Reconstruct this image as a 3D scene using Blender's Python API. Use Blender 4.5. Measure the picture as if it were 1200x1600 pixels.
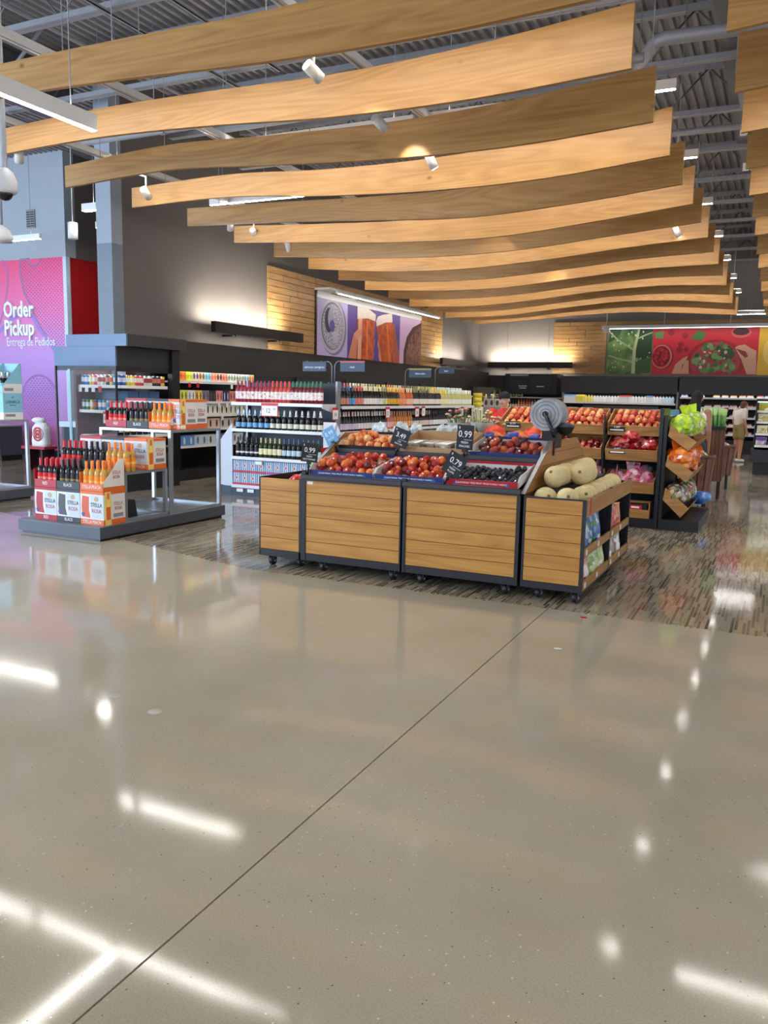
import bpy, bmesh, math, random
from mathutils import Vector, Matrix, noise
random.seed(7)
SC = bpy.context.scene
for o in list(bpy.data.objects): bpy.data.objects.remove(o, do_unlink=True)
COL = SC.collection
R = math.radians
# ------------------------------------------------------------------ camera
CAM_H = 1.6
PIT, ROLL, YAW, FPX = R(8.14549), R(1.18219), R(25.60483), 1280.19
_fwd = Vector((-math.sin(YAW)*math.cos(PIT), math.cos(YAW)*math.cos(PIT), -math.sin(PIT)))
_r = Vector((math.cos(YAW), math.sin(YAW), 0)); _u = _r.cross(_fwd)
_r2 = math.cos(ROLL)*_r + math.sin(ROLL)*_u; _u2 = math.cos(ROLL)*_u - math.sin(ROLL)*_r
cam = bpy.data.cameras.new('camera'); co = bpy.data.objects.new('camera', cam); COL.objects.link(co)
M = Matrix((_r2, _u2, -_fwd)).transposed().to_4x4(); M.translation = (0, 0, CAM_H); co.matrix_world = M
cam.sensor_fit = 'VERTICAL'; cam.sensor_height = 36; cam.sensor_width = 27
cam.lens = FPX*36/1600; cam.clip_end = 200; cam.clip_start = .05
SC.camera = co
# ------------------------------------------------------------------ world, daylight, exposure
SC.view_settings.view_transform = 'Standard'; SC.view_settings.look = 'None'
SC.view_settings.gamma = 1; SC.view_settings.use_curve_mapping = False
SC.view_settings.exposure = 0.8
w = bpy.data.worlds.new('world'); SC.world = w; w.use_nodes = True
w.node_tree.nodes['Background'].inputs[0].default_value = (.86, .91, 1.0, 1)
w.node_tree.nodes['Background'].inputs[1].default_value = .85
def area(name, loc, target, sx, sy, power, col):
    l = bpy.data.lights.new(name, 'AREA'); l.shape = 'RECTANGLE'; l.size = sx; l.size_y = sy
    l.energy = power; l.color = col
    o = bpy.data.objects.new(name, l); COL.objects.link(o); o.location = loc
    o.rotation_euler = (Vector(target)-Vector(loc)).to_track_quat('-Z', 'Y').to_euler()
    return o
area('entrance_daylight', (-15.5, -1.0, 2.6), (-12.5, 11, 1.9), 7, 4.2, 900, (.55, .75, 1.0))
LAMP_E, LAMP_C = 52.0, (1.0, .965, .91)
# ------------------------------------------------------------------ helpers
def lin(c):
    return tuple((v/255/12.92 if v/255 <= .04045 else ((v/255+.055)/1.055)**2.4) for v in c)
def _mat(name):
    m = bpy.data.materials.new(name); m.use_nodes = True
    nt = m.node_tree; b = nt.nodes['Principled BSDF']
    return m, nt, b
_MC = {}
def mat(c, rough=.5, metal=0, var=.06, scale=8, coat=0, name=None, bump=0, spec=None):
    k = (c, rough, metal, var, scale, coat, bump, spec)
    if k in _MC: return _MC[k]
    m, nt, b = _mat(name or 'paint_%d_%d_%d' % c)
    l = lin(c); b.inputs['Roughness'].default_value = rough; b.inputs['Metallic'].default_value = metal
    b.inputs['Coat Weight'].default_value = coat
    if spec is not None: b.inputs['Specular IOR Level'].default_value = spec
    tc = nt.nodes.new('ShaderNodeTexCoord'); n = nt.nodes.new('ShaderNodeTexNoise'); n.inputs['Scale'].default_value = scale
    n.inputs['Detail'].default_value = 3
    nt.links.new(tc.outputs['Object'], n.inputs['Vector'])
    mx = nt.nodes.new('ShaderNodeMix'); mx.data_type = 'RGBA'
    mx.inputs['A'].default_value = tuple(max(0, v*(1-var)) for v in l)+(1,)
    mx.inputs['B'].default_value = tuple(min(1, v*(1+var)) for v in l)+(1,)
    nt.links.new(n.outputs['Fac'], mx.inputs['Factor']); nt.links.new(mx.outputs['Result'], b.inputs['Base Color'])
    if bump:
        bp = nt.nodes.new('ShaderNodeBump'); bp.inputs['Strength'].default_value = bump; bp.inputs['Distance'].default_value = .01
        nt.links.new(n.outputs['Fac'], bp.inputs['Height']); nt.links.new(bp.outputs['Normal'], b.inputs['Normal'])
    _MC[k] = m; return m
def emit(c, s, name='lamp_glow'):
    k = ('e', c, s)
    if k in _MC: return _MC[k]
    m, nt, b = _mat(name); b.inputs['Base Color'].default_value = (.9, .9, .9, 1)
    b.inputs['Emission Color'].default_value = c+(1,); b.inputs['Emission Strength'].default_value = s
    _MC[k] = m; return m
def glass(c=(255, 255, 255), rough=.05, name='clear_glass', alpha=.16):
    m, nt, b = _mat(name); b.inputs['Base Color'].default_value = lin(c)+(1,); b.inputs['Roughness'].default_value = rough
    b.inputs['Alpha'].default_value = alpha
    return m
def wood(name, dark, light, axis=0, scale=1.0, rough=.45, knots=False):
    m, nt, b = _mat(name); N = nt.nodes; L = nt.links
    tc = N.new('ShaderNodeTexCoord'); oi = N.new('ShaderNodeObjectInfo')
    cm = N.new('ShaderNodeCombineXYZ')
    ml = N.new('ShaderNodeMath'); ml.operation = 'MULTIPLY'; ml.inputs[1].default_value = 37
    L.new(oi.outputs['Random'], ml.inputs[0])
    for i in range(3): L.new(ml.outputs[0], cm.inputs[i])
    ad = N.new('ShaderNodeVectorMath'); L.new(tc.outputs['Object'], ad.inputs[0]); L.new(cm.outputs[0], ad.inputs[1])
    mp = N.new('ShaderNodeMapping'); s = [14*scale]*3; s[axis] = .9*scale; mp.inputs['Scale'].default_value = s
    L.new(ad.outputs[0], mp.inputs['Vector'])
    n1 = N.new('ShaderNodeTexNoise'); n1.inputs['Scale'].default_value = 1.0; n1.inputs['Detail'].default_value = 5; n1.inputs['Distortion'].default_value = .6
    L.new(mp.outputs[0], n1.inputs['Vector'])
    mp2 = N.new('ShaderNodeMapping'); s2 = [70*scale]*3; s2[axis] = 2.2*scale; mp2.inputs['Scale'].default_value = s2
    L.new(ad.outputs[0], mp2.inputs['Vector'])
    n2 = N.new('ShaderNodeTexNoise'); n2.inputs['Scale'].default_value = 1; n2.inputs['Detail'].default_value = 4
    L.new(mp2.outputs[0], n2.inputs['Vector'])
    # flat-sawn arches: rings from a stretched wave
    mp3 = N.new('ShaderNodeMapping'); s3 = [4.5*scale]*3; s3[axis] = .35*scale; mp3.inputs['Scale'].default_value = s3
    L.new(ad.outputs[0], mp3.inputs['Vector'])
    n3 = N.new('ShaderNodeTexNoise'); n3.inputs['Scale'].default_value = 1; n3.inputs['Detail'].default_value = 1
    L.new(mp3.outputs[0], n3.inputs['Vector'])
    mm = N.new('ShaderNodeMath'); mm.operation = 'MULTIPLY'; mm.inputs[1].default_value = 13; L.new(n3.outputs['Fac'], mm.inputs[0])
    fr = N.new('ShaderNodeMath'); fr.operation = 'PINGPONG'; fr.inputs[1].default_value = .5; L.new(mm.outputs[0], fr.inputs[0])
    a1 = N.new('ShaderNodeMath'); a1.operation = 'MULTIPLY_ADD'; a1.inputs[1].default_value = .35; L.new(n1.outputs['Fac'], a1.inputs[0])
    a0 = N.new('ShaderNodeMath'); a0.operation = 'MULTIPLY'; a0.inputs[1].default_value = .35; L.new(n2.outputs['Fac'], a0.inputs[0]); L.new(a0.outputs[0], a1.inputs[2])
    a2 = N.new('ShaderNodeMath'); a2.operation = 'MULTIPLY_ADD'; a2.inputs[1].default_value = .36; L.new(fr.outputs[0], a2.inputs[0]); L.new(a1.outputs[0], a2.inputs[2])
    rp = N.new('ShaderNodeValToRGB'); e = rp.color_ramp.elements
    e[0].position = .26; e[0].color = lin(dark)+(1,); e[1].position = .6; e[1].color = lin(light)+(1,)
    L.new(a2.outputs[0], rp.inputs[0])
    out = rp.outputs[0]
    if knots:
        mp4 = N.new('ShaderNodeMapping'); s4 = [2.4]*3; s4[axis] = 1.5; s4[1] = .01; mp4.inputs['Scale'].default_value = s4
        L.new(ad.outputs[0], mp4.inputs['Vector'])
        v = N.new('ShaderNodeTexVoronoi'); v.inputs['Scale'].default_value = 1.0; v.inputs['Randomness'].default_value = .8; L.new(mp4.outputs[0], v.inputs['Vector'])
        r2 = N.new('ShaderNodeValToRGB'); r2.color_ramp.elements[0].position = .012; r2.color_ramp.elements[0].color = (.3, .22, .16, 1)
        r2.color_ramp.elements[1].position = .07; r2.color_ramp.elements[1].color = (1, 1, 1, 1); L.new(v.outputs['Distance'], r2.inputs[0])
        mu = N.new('ShaderNodeMix'); mu.data_type = 'RGBA'; mu.blend_type = 'MULTIPLY'; mu.inputs['Factor'].default_value = .9
        L.new(out, mu.inputs['A']); L.new(r2.outputs[0], mu.inputs['B']); out = mu.outputs['Result']
    L.new(out, b.inputs['Base Color']); b.inputs['Roughness'].default_value = rough
    bp = N.new('ShaderNodeBump'); bp.inputs['Strength'].default_value = .12; bp.inputs['Distance'].default_value = .004
    L.new(n2.outputs['Fac'], bp.inputs['Height']); L.new(bp.outputs['Normal'], b.inputs['Normal'])
    return m
def mixmat(name, cols, scale=12, rough=.3, kind='NOISE', rnd=0.0, coat=0, sharp=False, bump=0):
    """several colours blotched over the surface; rnd shifts the ramp by each object's random number"""
    m, nt, b = _mat(name); N = nt.nodes; L = nt.links
    tc = N.new('ShaderNodeTexCoord'); oi = N.new('ShaderNodeObjectInfo')
    cm = N.new('ShaderNodeCombineXYZ'); ml = N.new('ShaderNodeMath'); ml.operation = 'MULTIPLY'; ml.inputs[1].default_value = 53
    L.new(oi.outputs['Random'], ml.inputs[0])
    for i in range(3): L.new(ml.outputs[0], cm.inputs[i])
    ad = N.new('ShaderNodeVectorMath'); L.new(tc.outputs['Object'], ad.inputs[0]); L.new(cm.outputs[0], ad.inputs[1])
    if kind == 'NOISE':
        n = N.new('ShaderNodeTexNoise'); n.inputs['Scale'].default_value = scale; n.inputs['Detail'].default_value = 2; f = n.outputs['Fac']
    else:
        n = N.new('ShaderNodeTexVoronoi'); n.inputs['Scale'].default_value = scale; f = n.outputs['Color']
    L.new(ad.outputs[0], n.inputs['Vector'])
    if kind != 'NOISE':
        sp = N.new('ShaderNodeSeparateColor'); L.new(f, sp.inputs[0]); f = sp.outputs[0]
    m1 = N.new('ShaderNodeMath'); m1.operation = 'MULTIPLY_ADD'; m1.inputs[1].default_value = rnd; L.new(oi.outputs['Random'], m1.inputs[0])
    m0 = N.new('ShaderNodeMath'); m0.operation = 'ADD'; m0.inputs[1].default_value = -rnd/2; L.new(f, m0.inputs[0]); L.new(m0.outputs[0], m1.inputs[2])
    rp = N.new('ShaderNodeValToRGB'); e = rp.color_ramp.elements
    if sharp: rp.color_ramp.interpolation = 'CONSTANT'
    lo, hi = (.32, .68) if kind == 'NOISE' else (.1, .9)
    if rnd > .5: lo, hi = .15, .85
    while len(e) < len(cols): e.new(.5)
    for i, c in enumerate(cols):
        e[i].position = lo+(hi-lo)*i/max(1, len(cols)-(0 if sharp else 1)); e[i].color = lin(c)+(1,)
    L.new(m1.outputs[0], rp.inputs[0]); L.new(rp.outputs[0], b.inputs['Base Color'])
    b.inputs['Roughness'].default_value = rough; b.inputs['Coat Weight'].default_value = coat
    if bump:
        bp = N.new('ShaderNodeBump'); bp.inputs['Strength'].default_value = bump; bp.inputs['Distance'].default_value = .004
        L.new(f, bp.inputs['Height']); L.new(bp.outputs['Normal'], b.inputs['Normal'])
    return m

class MB:
    """collects shapes; build() links them as one mesh object"""
    def __init__(s): s.v = []; s.f = []; s.m = []; s.s = []
    def add(s, vs, fs, m=0, smooth=False):
        o = len(s.v); s.v += [tuple(v) for v in vs]
        for f in fs: s.f.append([i+o for i in f]); s.m.append(m); s.s.append(smooth)
        return s
    def box(s, x0, x1, y0, y1, z0, z1, m=0):
        vs = [(x, y, z) for z in (z0, z1) for y in (y0, y1) for x in (x0, x1)]
        return s.add(vs, [(0, 2, 3, 1), (4, 5, 7, 6), (0, 1, 5, 4), (2, 6, 7, 3), (0, 4, 6, 2), (1, 3, 7, 5)], m)
    def prism(s, poly, axis, a0, a1, m=0):
        """polygon in the two other axes (in x,y,z order) extruded along axis"""
        n = len(poly)
        def P(p, a):
            q = list(p); q.insert(axis, a); return q
        vs = [P(p, a0) for p in poly]+[P(p, a1) for p in poly]
        fs = [list(range(n)), list(range(2*n-1, n-1, -1))]+[(i, i+n, (i+1) % n+n, (i+1) % n) for i in range(n)]
        ar = sum(poly[i][0]*poly[(i+1) % n][1]-poly[(i+1) % n][0]*poly[i][1] for i in range(n))
        flip = (ar > 0) ^ (axis == 1)
        if not ((a1 > a0) ^ (not flip)): pass
        else: fs = [list(reversed(f)) for f in fs]
        return s.add(vs, fs, m)
    def tube(s, pts, r, seg=8, m=0, caps=True, smooth=True):
        pts = [Vector(p) for p in pts]; rs = r if isinstance(r, (list, tuple)) else [r]*len(pts)
        vs = []; fs = []
        up = None
        for i, p in enumerate(pts):
            d = (pts[min(i+1, len(pts)-1)]-pts[max(i-1, 0)]).normalized()
            a = Vector((0, 0, 1)) if abs(d.z) < .9 else Vector((1, 0, 0))
            if up is None or abs(up.dot(d)) > .95: up = a
            x = d.cross(up).normalized(); y = x.cross(d).normalized(); up = y
            for k in range(seg):
                t = 2*math.pi*k/seg; vs.append(p+(x*math.cos(t)+y*math.sin(t))*rs[i])
        for i in range(len(pts)-1):
            for k in range(seg):
                k2 = (k+1) % seg; fs.append((i*seg+k, i*seg+k2, (i+1)*seg+k2, (i+1)*seg+k))
        s.add(vs, fs, m, smooth)
        if caps:
            o = len(s.v)-len(vs)
            s.f.append([o+k for k in reversed(range(seg))]); s.m.append(m); s.s.append(False)
            s.f.append([o+(len(pts)-1)*seg+k for k in range(seg)]); s.m.append(m); s.s.append(False)
        return s
    def lathe(s, prof, c=(0, 0, 0), seg=14, ms=None, m=0, smooth=True):
        vs = []; n = len(prof)
        for (r, z) in prof:
            for k in range(seg):
                t = 2*math.pi*k/seg; vs.append((c[0]+r*math.cos(t), c[1]+r*math.sin(t), c[2]+z))
        o = len(s.v); s.v += vs
        for i in range(n-1):
            for k in range(seg):
                k2 = (k+1) % seg
                s.f.append([o+i*seg+k, o+i*seg+k2, o+(i+1)*seg+k2, o+(i+1)*seg+k]); s.m.append(ms[i] if ms else m); s.s.append(smooth)
        return s
    def ball(s, c, r, seg=12, rings=8, m=0):
        rx, ry, rz = r if isinstance(r, (list, tuple)) else (r, r, r)
        vs = [(c[0], c[1], c[2]-rz)]; fs = []
        for i in range(1, rings):
            t = -math.pi/2+math.pi*i/rings
            for k in range(seg):
                a = 2*math.pi*k/seg; vs.append((c[0]+rx*math.cos(t)*math.cos(a), c[1]+ry*math.cos(t)*math.sin(a), c[2]+rz*math.sin(t)))
        vs.append((c[0], c[1], c[2]+rz)); e = len(vs)-1
        for k in range(seg):
            k2 = (k+1) % seg; fs.append((0, 1+k2, 1+k)); fs.append((e, 1+(rings-2)*seg+k, 1+(rings-2)*seg+k2))
            for i in range(rings-2): a = 1+i*seg; fs.append((a+k, a+k2, a+seg+k2, a+seg+k))
        return s.add(vs, fs, m, True)
    def mesh(s, name, mats):
        me = bpy.data.meshes.new(name); me.from_pydata(s.v, [], s.f)
        for mt in (mats if isinstance(mats, (list, tuple)) else [mats]): me.materials.append(mt)
        me.polygons.foreach_set('material_index', s.m); me.polygons.foreach_set('use_smooth', s.s); me.update(); return me
    def build(s, name, mats, parent=None, loc=None, rot=None):
        return put(name, s.mesh(name, mats), parent, loc, rot)
def put(name, me, parent=None, loc=None, rot=None):
    o = bpy.data.objects.new(name, me); COL.objects.link(o)
    if parent: o.parent = parent
    if loc: o.location = loc
    if rot: o.rotation_euler = rot
    return o
def tag(o, label=None, cat=None, group=None, kind=None):
    if label: o['label'] = label
    if cat: o['category'] = cat
    if group: o['group'] = group
    if kind: o['kind'] = kind
    return o
def thing(name, label, cat, loc=(0, 0, 0), rz=0, group=None):
    o = bpy.data.objects.new(name, None); COL.objects.link(o); o.location = loc; o.rotation_euler = (0, 0, rz)
    o.empty_display_size = .1
    return tag(o, label, cat, group)
_CH = {}
def copy_tree(o, loc=None, rot=None, label=None, parent=None):
    c = o.copy(); COL.objects.link(c); c.parent = parent
    if loc is not None: c.location = loc
    if rot is not None: c.rotation_euler = rot
    if label: c['label'] = label
    for ch in list(o.children): copy_tree(ch, parent=c)
    return c
def struct(o): o['kind'] = 'structure'; return o
_TXT = {}
def text_mesh(txt, size, depth, m, align='CENTER', squeeze=1.0, bold=0):
    cu = bpy.data.curves.new('lettering', 'FONT'); cu.body = txt; cu.size = size; cu.extrude = depth/2; cu.align_x = align; cu.align_y = 'CENTER'
    cu.resolution_u = 2; cu.offset = bold
    o = bpy.data.objects.new('lettering', cu); COL.objects.link(o)
    dg = bpy.context.evaluated_depsgraph_get(); me = bpy.data.meshes.new_from_object(o.evaluated_get(dg))
    bpy.data.objects.remove(o, do_unlink=True); bpy.data.curves.remove(cu)
    if squeeze != 1:
        for v in me.vertices: v.co.x *= squeeze
    me.materials.clear(); me.materials.append(m); me.name = 'lettering'
    return me
FACE = {'-y': (R(90), 0, 0), '+x': (R(90), 0, R(90)), '-x': (R(90), 0, R(-90)), '+y': (R(90), 0, R(180)), 'up': (0, 0, 0)}
def text(txt, loc, size, m, face='-y', parent=None, depth=.002, align='CENTER', squeeze=1.0, name='lettering', rot=None, bold=0):
    return put(name, text_mesh(txt, size, depth, m, align, squeeze, bold), parent, loc, rot or FACE[face])
def flat(poly, face, at, t, m, parent, name):
    """flat printed shape; poly in wall coordinates, proud by t. face '-y': poly=(x,z); '+x': poly=(y,z)"""
    b = MB()
    if face == '-y': b.prism(poly, 1, at-t, at)
    elif face == '+x': b.prism(poly, 0, at, at+t)
    return b.build(name, m, parent)
def ell(cx, cy, rx, ry, n=28, a0=0, a1=360, rot=0):
    out = []
    for i in range(n+(0 if a1-a0 >= 360 else 1)):
        t = R(a0+(a1-a0)*i/n); x, y = rx*math.cos(t), ry*math.sin(t)
        out.append((cx+x*math.cos(rot)-y*math.sin(rot), cy+x*math.sin(rot)+y*math.cos(rot)))
    return out
ORD = ['first', 'second', 'third', 'fourth', 'fifth', 'sixth', 'seventh', 'eighth', 'ninth', 'tenth', 'eleventh', 'twelfth', 'thirteenth', 'fourteenth', 'fifteenth', 'sixteenth', 'seventeenth', 'eighteenth', 'nineteenth', 'twentieth']
# ------------------------------------------------------------------ shared materials
BLACK = mat((20, 20, 23), .4); CHAR = mat((44, 47, 56), .42); NAVY = mat((27, 30, 38), .38); DARKWALL = mat((40, 38, 38), .6)
WHITE = mat((235, 235, 232), .4, var=.02); STEEL = mat((168, 172, 178), .32, .6, var=.03); GREY = mat((140, 142, 146), .45)
WALLG = mat((136, 129, 122), .75, var=.025, scale=2, name='taupe_wall_paint'); WALLD = mat((104, 97, 92), .75, var=.03, scale=2, name='dark_taupe_wall_paint')
WALLB = mat((168, 176, 186), .7, var=.02, scale=2, name='pale_grey_wall_paint')
OAK = wood('oak_plank', (170, 114, 48), (200, 146, 72)); OAKY = wood('oak_plank_side', (154, 106, 52), (184, 134, 76), axis=1)
PINE = wood('pine_beam', (156, 110, 54), (186, 140, 80), scale=.9, knots=True)
WALLW = wood('wall_plank', (160, 116, 66), (200, 156, 100), axis=0); WALLWY = wood('wall_plank_side', (160, 116, 66), (200, 156, 100), axis=1)
BINW = wood('bin_board', (150, 104, 56), (192, 142, 86))
GLOW = emit(LAMP_C, LAMP_E); INK = mat((245, 245, 245), .6, var=0); DARKINK = mat((40, 40, 44), .6, var=0)
CHALK = mat((30, 32, 36), .7); RED = mat((196, 32, 42), .45); TAGW = mat((238, 236, 234), .5, var=0)
# ================================================================== SETTING
def floor_material():
    m, nt, b = _mat('polished_concrete'); N = nt.nodes; L = nt.links
    tc = N.new('ShaderNodeTexCoord'); sx = N.new('ShaderNodeSeparateXYZ'); L.new(tc.outputs['Object'], sx.inputs[0])
    def math_(op, a, bb=None, c=None):
        n = N.new('ShaderNodeMath'); n.operation = op
        for i, x in enumerate((a, bb, c)):
            if x is None: continue
            if isinstance(x, (int, float)): n.inputs[i].default_value = x
            else: L.new(x, n.inputs[i])
        return n.outputs[0]
    def nz(scale, detail=3, vec=None, rough=.5):
        n = N.new('ShaderNodeTexNoise'); n.inputs['Scale'].default_value = scale; n.inputs['Detail'].default_value = detail; n.inputs['Roughness'].default_value = rough
        L.new(vec or tc.outputs['Object'], n.inputs['Vector']); return n.outputs['Fac']
    def ramp(f, p0, c0, p1, c1):
        r = N.new('ShaderNodeValToRGB'); e = r.color_ramp.elements; e[0].position = p0; e[1].position = p1; e[0].color = c0; e[1].color = c1
        L.new(f, r.inputs[0]); return r.outputs[0]
    def mix(f, a, bb, mode='MIX'):
        n = N.new('ShaderNodeMix'); n.data_type = 'RGBA'; n.blend_type = mode
        if isinstance(f, (int, float)): n.inputs['Factor'].default_value = f
        else: L.new(f, n.inputs['Factor'])
        for k, x in (('A', a), ('B', bb)):
            if isinstance(x, tuple): n.inputs[k].default_value = x
            else: L.new(x, n.inputs[k])
        return n.outputs['Result']
    base = ramp(nz(.9, 5), .3, lin((166, 155, 134))+(1,), .7, lin((184, 174, 153))+(1,))
    base = mix(ramp(nz(3.2, 6), .42, (0, 0, 0, 1), .62, (.35, .35, .35, 1)), base, lin((170, 165, 154))+(1,))
    fine = ramp(nz(170, 2), .36, (.86, .86, .86, 1), .6, (1.05, 1.05, 1.05, 1))
    base = mix(.8, base, fine, 'MULTIPLY')
    v = N.new('ShaderNodeTexVoronoi'); v.inputs['Scale'].default_value = 60; L.new(tc.outputs['Object'], v.inputs['Vector'])
    sep = N.new('ShaderNodeSeparateColor'); L.new(v.outputs['Color'], sep.inputs[0])
    spot = math_('MULTIPLY', math_('LESS_THAN', v.outputs['Distance'], .2), math_('GREATER_THAN', sep.outputs[0], .93))
    spot = math_('MULTIPLY', spot, math_('GREATER_THAN', nz(1.3, 2), .5))
    base = mix(spot, base, lin((208, 200, 186))+(1,))
    spot2 = math_('MULTIPLY', math_('LESS_THAN', v.outputs['Distance'], .16), math_('GREATER_THAN', sep.outputs[1], .94))
    base = mix(spot2, base, lin((88, 80, 70))+(1,))
    # printed dashes of the produce floor
    X, Y = sx.outputs[0], sx.outputs[1]
    edge = math_('ADD', math_('MULTIPLY', math_('MAXIMUM', math_('SUBTRACT', -4.3, X), 0), .26), 6.02)
    jag = math_('ADD', edge, math_('MULTIPLY', nz(40, 0), .12))
    inreg = math_('GREATER_THAN', Y, jag)
    def dashes(cw, ln, duty, seed):
        u = math_('DIVIDE', X, cw); col = math_('FLOOR', u); fx = math_('FRACT', u)
        wn = N.new('ShaderNodeTexWhiteNoise'); wn.noise_dimensions = '1D'; L.new(math_('ADD', col, seed), wn.inputs['W'])
        vv = math_('ADD', math_('DIVIDE', Y, ln), math_('MULTIPLY', wn.outputs['Value'], 3.7)); fv = math_('FRACT', vv)
        wn2 = N.new('ShaderNodeTexWhiteNoise'); wn2.noise_dimensions = '2D'; cb = N.new('ShaderNodeCombineXYZ'); L.new(col, cb.inputs[0]); L.new(math_('FLOOR', vv), cb.inputs[1]); L.new(cb.outputs[0], wn2.inputs['Vector'])
        d = math_('MULTIPLY', math_('LESS_THAN', fv, math_('MULTIPLY_ADD', wn2.outputs['Value'], .5, duty-.25)), math_('LESS_THAN', math_('ABSOLUTE', math_('SUBTRACT', fx, .5)), .36))
        return d, wn2.outputs['Value']
    d1, r1 = dashes(.027, .85, .55, 3.3); d2, r2 = dashes(.019, .4, .45, 17.1)
    mpv = N.new('ShaderNodeMapping'); mpv.inputs['Scale'].default_value = (1.7, .8, 1); L.new(tc.outputs['Object'], mpv.inputs['Vector'])
    clus = ramp(nz(1.0, 2, mpv.outputs[0]), .42, (0, 0, 0, 1), .58, (1, 1, 1, 1))
    amt = math_('MULTIPLY', inreg, math_('ADD', math_('MULTIPLY', d1, math_('MULTIPLY_ADD', r1, .6, .3)), math_('MULTIPLY', math_('MULTIPLY', d2, .32), clus)))
    amt = math_('MINIMUM', math_('MULTIPLY', amt, math_('MULTIPLY_ADD', clus, .5, .62)), .9)
    base = mix(math_('MULTIPLY', inreg, .5), base, lin((130, 118, 100))+(1,))
    base = mix(amt, base, lin((52, 46, 40))+(1,))
    L.new(base, b.inputs['Base Color'])
    rr = math_('MULTIPLY_ADD', nz(2.2, 4), .07, .04)
    b.inputs['Specular IOR Level'].default_value = .3
    L.new(rr, b.inputs['Roughness'])
    bp = N.new('ShaderNodeBump'); bp.inputs['Strength'].default_value = .02; bp.inputs['Distance'].default_value = .002
    L.new(nz(120, 1), bp.inputs['Height']); L.new(bp.outputs['Normal'], b.inputs['Normal'])
    return m
FLOOR = floor_material()
fl = struct(MB().box(-24, 12, -6, 34, -.12, -.012).build('floor', mat((92, 86, 78), .8)))
for x0, x1 in ((-24, -1.5035), (-1.4965, 12)):
    MB().box(x0, x1, -6, 34, -.012, 0).build('slab', FLOOR, fl)
# pale round plugs set in the slab
for (x, y) in ((-2.72, 3.06), (-3.05, 3.12)):
    MB().lathe([(0, .0006), (.035, .0006), (.036, 0)], (x, y, 0), 20).build('floor_plug', mat((176, 172, 164), .3), fl)
# ceiling deck, flutes along Y
DECK_Z = 6.75
b = MB(); x = -24.0
prof = []
while x < 12: prof += [(x, DECK_Z), (x+.055, DECK_Z), (x+.075, DECK_Z+.05), (x+.135, DECK_Z+.05)]; x += .155
vs = [(p[0], y, p[1]) for y in (-6, 34) for p in prof]; n = len(prof)
b.add(vs, [(i, i+1, n+i+1, n+i) for i in range(n-1)])
DECKM = mat((140, 139, 142), .55, .1, var=.05)
struct(b.build('ceiling', DECKM))
struct(MB().box(-24, 12, -6, 34, DECK_Z+.14, DECK_Z+.2).build('ceiling_roof', mat((60, 60, 62), .8)))
# walls
XL, YB = -10.2, 29.0
wl = struct(MB().box(XL-.12, XL, 10.7, YB+.3, 0, DECK_Z+.1).build('wall_left', WALLD))
wb = struct(MB().box(XL-.4, 12, YB, YB+.3, 0, DECK_Z+.1).build('wall_back', WALLG))
# steel column that ends the left wall; blue of the daylight mixed into its colour
MB().box(XL-.12, XL+.2, 10.45, 10.7, 3.95, DECK_Z+.05).build('column_upper', mat((150, 158, 168), .5), wl)
MB().box(XL-.12, XL+.2, 10.45, 10.7, 0, 3.95).build('column_lower', mat((112, 122, 134), .45), wl)
# pickup wall
wp = struct(MB().box(-24, -14.66, 13.9, 14.2, 0, DECK_Z+.1).build('wall_pickup', WALLB))
struct(MB().box(-24, -14.66, 13.87, 13.9, 0, .16).build('baseboard_pickup', BLACK))
wr = struct(MB().box(-14.96, -14.66, 14.2, 24, 0, DECK_Z+.1).build('wall_alcove', WALLD))
MB().box(-14.66, -14.63, 14.0, 23.8, 0, 4.5).build('red_panel', mat((170, 22, 26), .45), wr)
MB().box(-14.72, -14.62, 13.86, 13.98, 0, 4.5).build('corner_trim', mat((190, 205, 225), .4), wp)
struct(MB().box(-14.9, XL, 23.8, 24.1, 0, DECK_Z+.1).build('wall_alcove_end', WALLD))
# ---- wooden boards on the left and back walls
def boards(parent, along, at, a0, a1, z0, z1, n, mats, splits=()):
    h = (z1-z0)/n
    for i in range(n):
        cuts = [a0]+[a0+(a1-a0)*random.choice((.3, .45, .6, .72)) for _ in range(1 if a1-a0 > 1.2 else 0)]+[a1]
        for j in range(len(cuts)-1):
            p = .022+random.uniform(0, .006); g = .006
            if along == 'y':
                MB().box(0, p, cuts[j]+g, cuts[j+1]-g, -h/2+g, h/2-g).build('plank', mats, parent, (at, 0, z0+h*(i+.5)))
            else:
                MB().box(cuts[j]+g, cuts[j+1]-g, -p, 0, -h/2+g, h/2-g).build('plank', mats, parent, (0, at, z0+h*(i+.5)))
boards(wl, 'y', XL, 15.22, 17.24, 2.52, 4.30, 13, WALLWY); boards(wl, 'y', XL, 17.24, 23.55, 4.03, 4.30, 2, WALLWY)
boards(wl, 'y', XL, 23.6, 25.36, 2.52, 4.30, 13, WALLWY)
boards(wb, 'x', YB, -7.42, -5.6, 2.46, 4.22, 13, WALLW); boards(wb, 'x', YB, -5.6, 2.2, 3.98, 4.22, 2, WALLW)
# panel joints on the back wall
for x in (-9.1, -7.6): MB().box(x-.006, x+.006, YB-.004, YB, 2.4, 6.7).build('wall_joint', mat((120, 112, 104), .8), wb)
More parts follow.
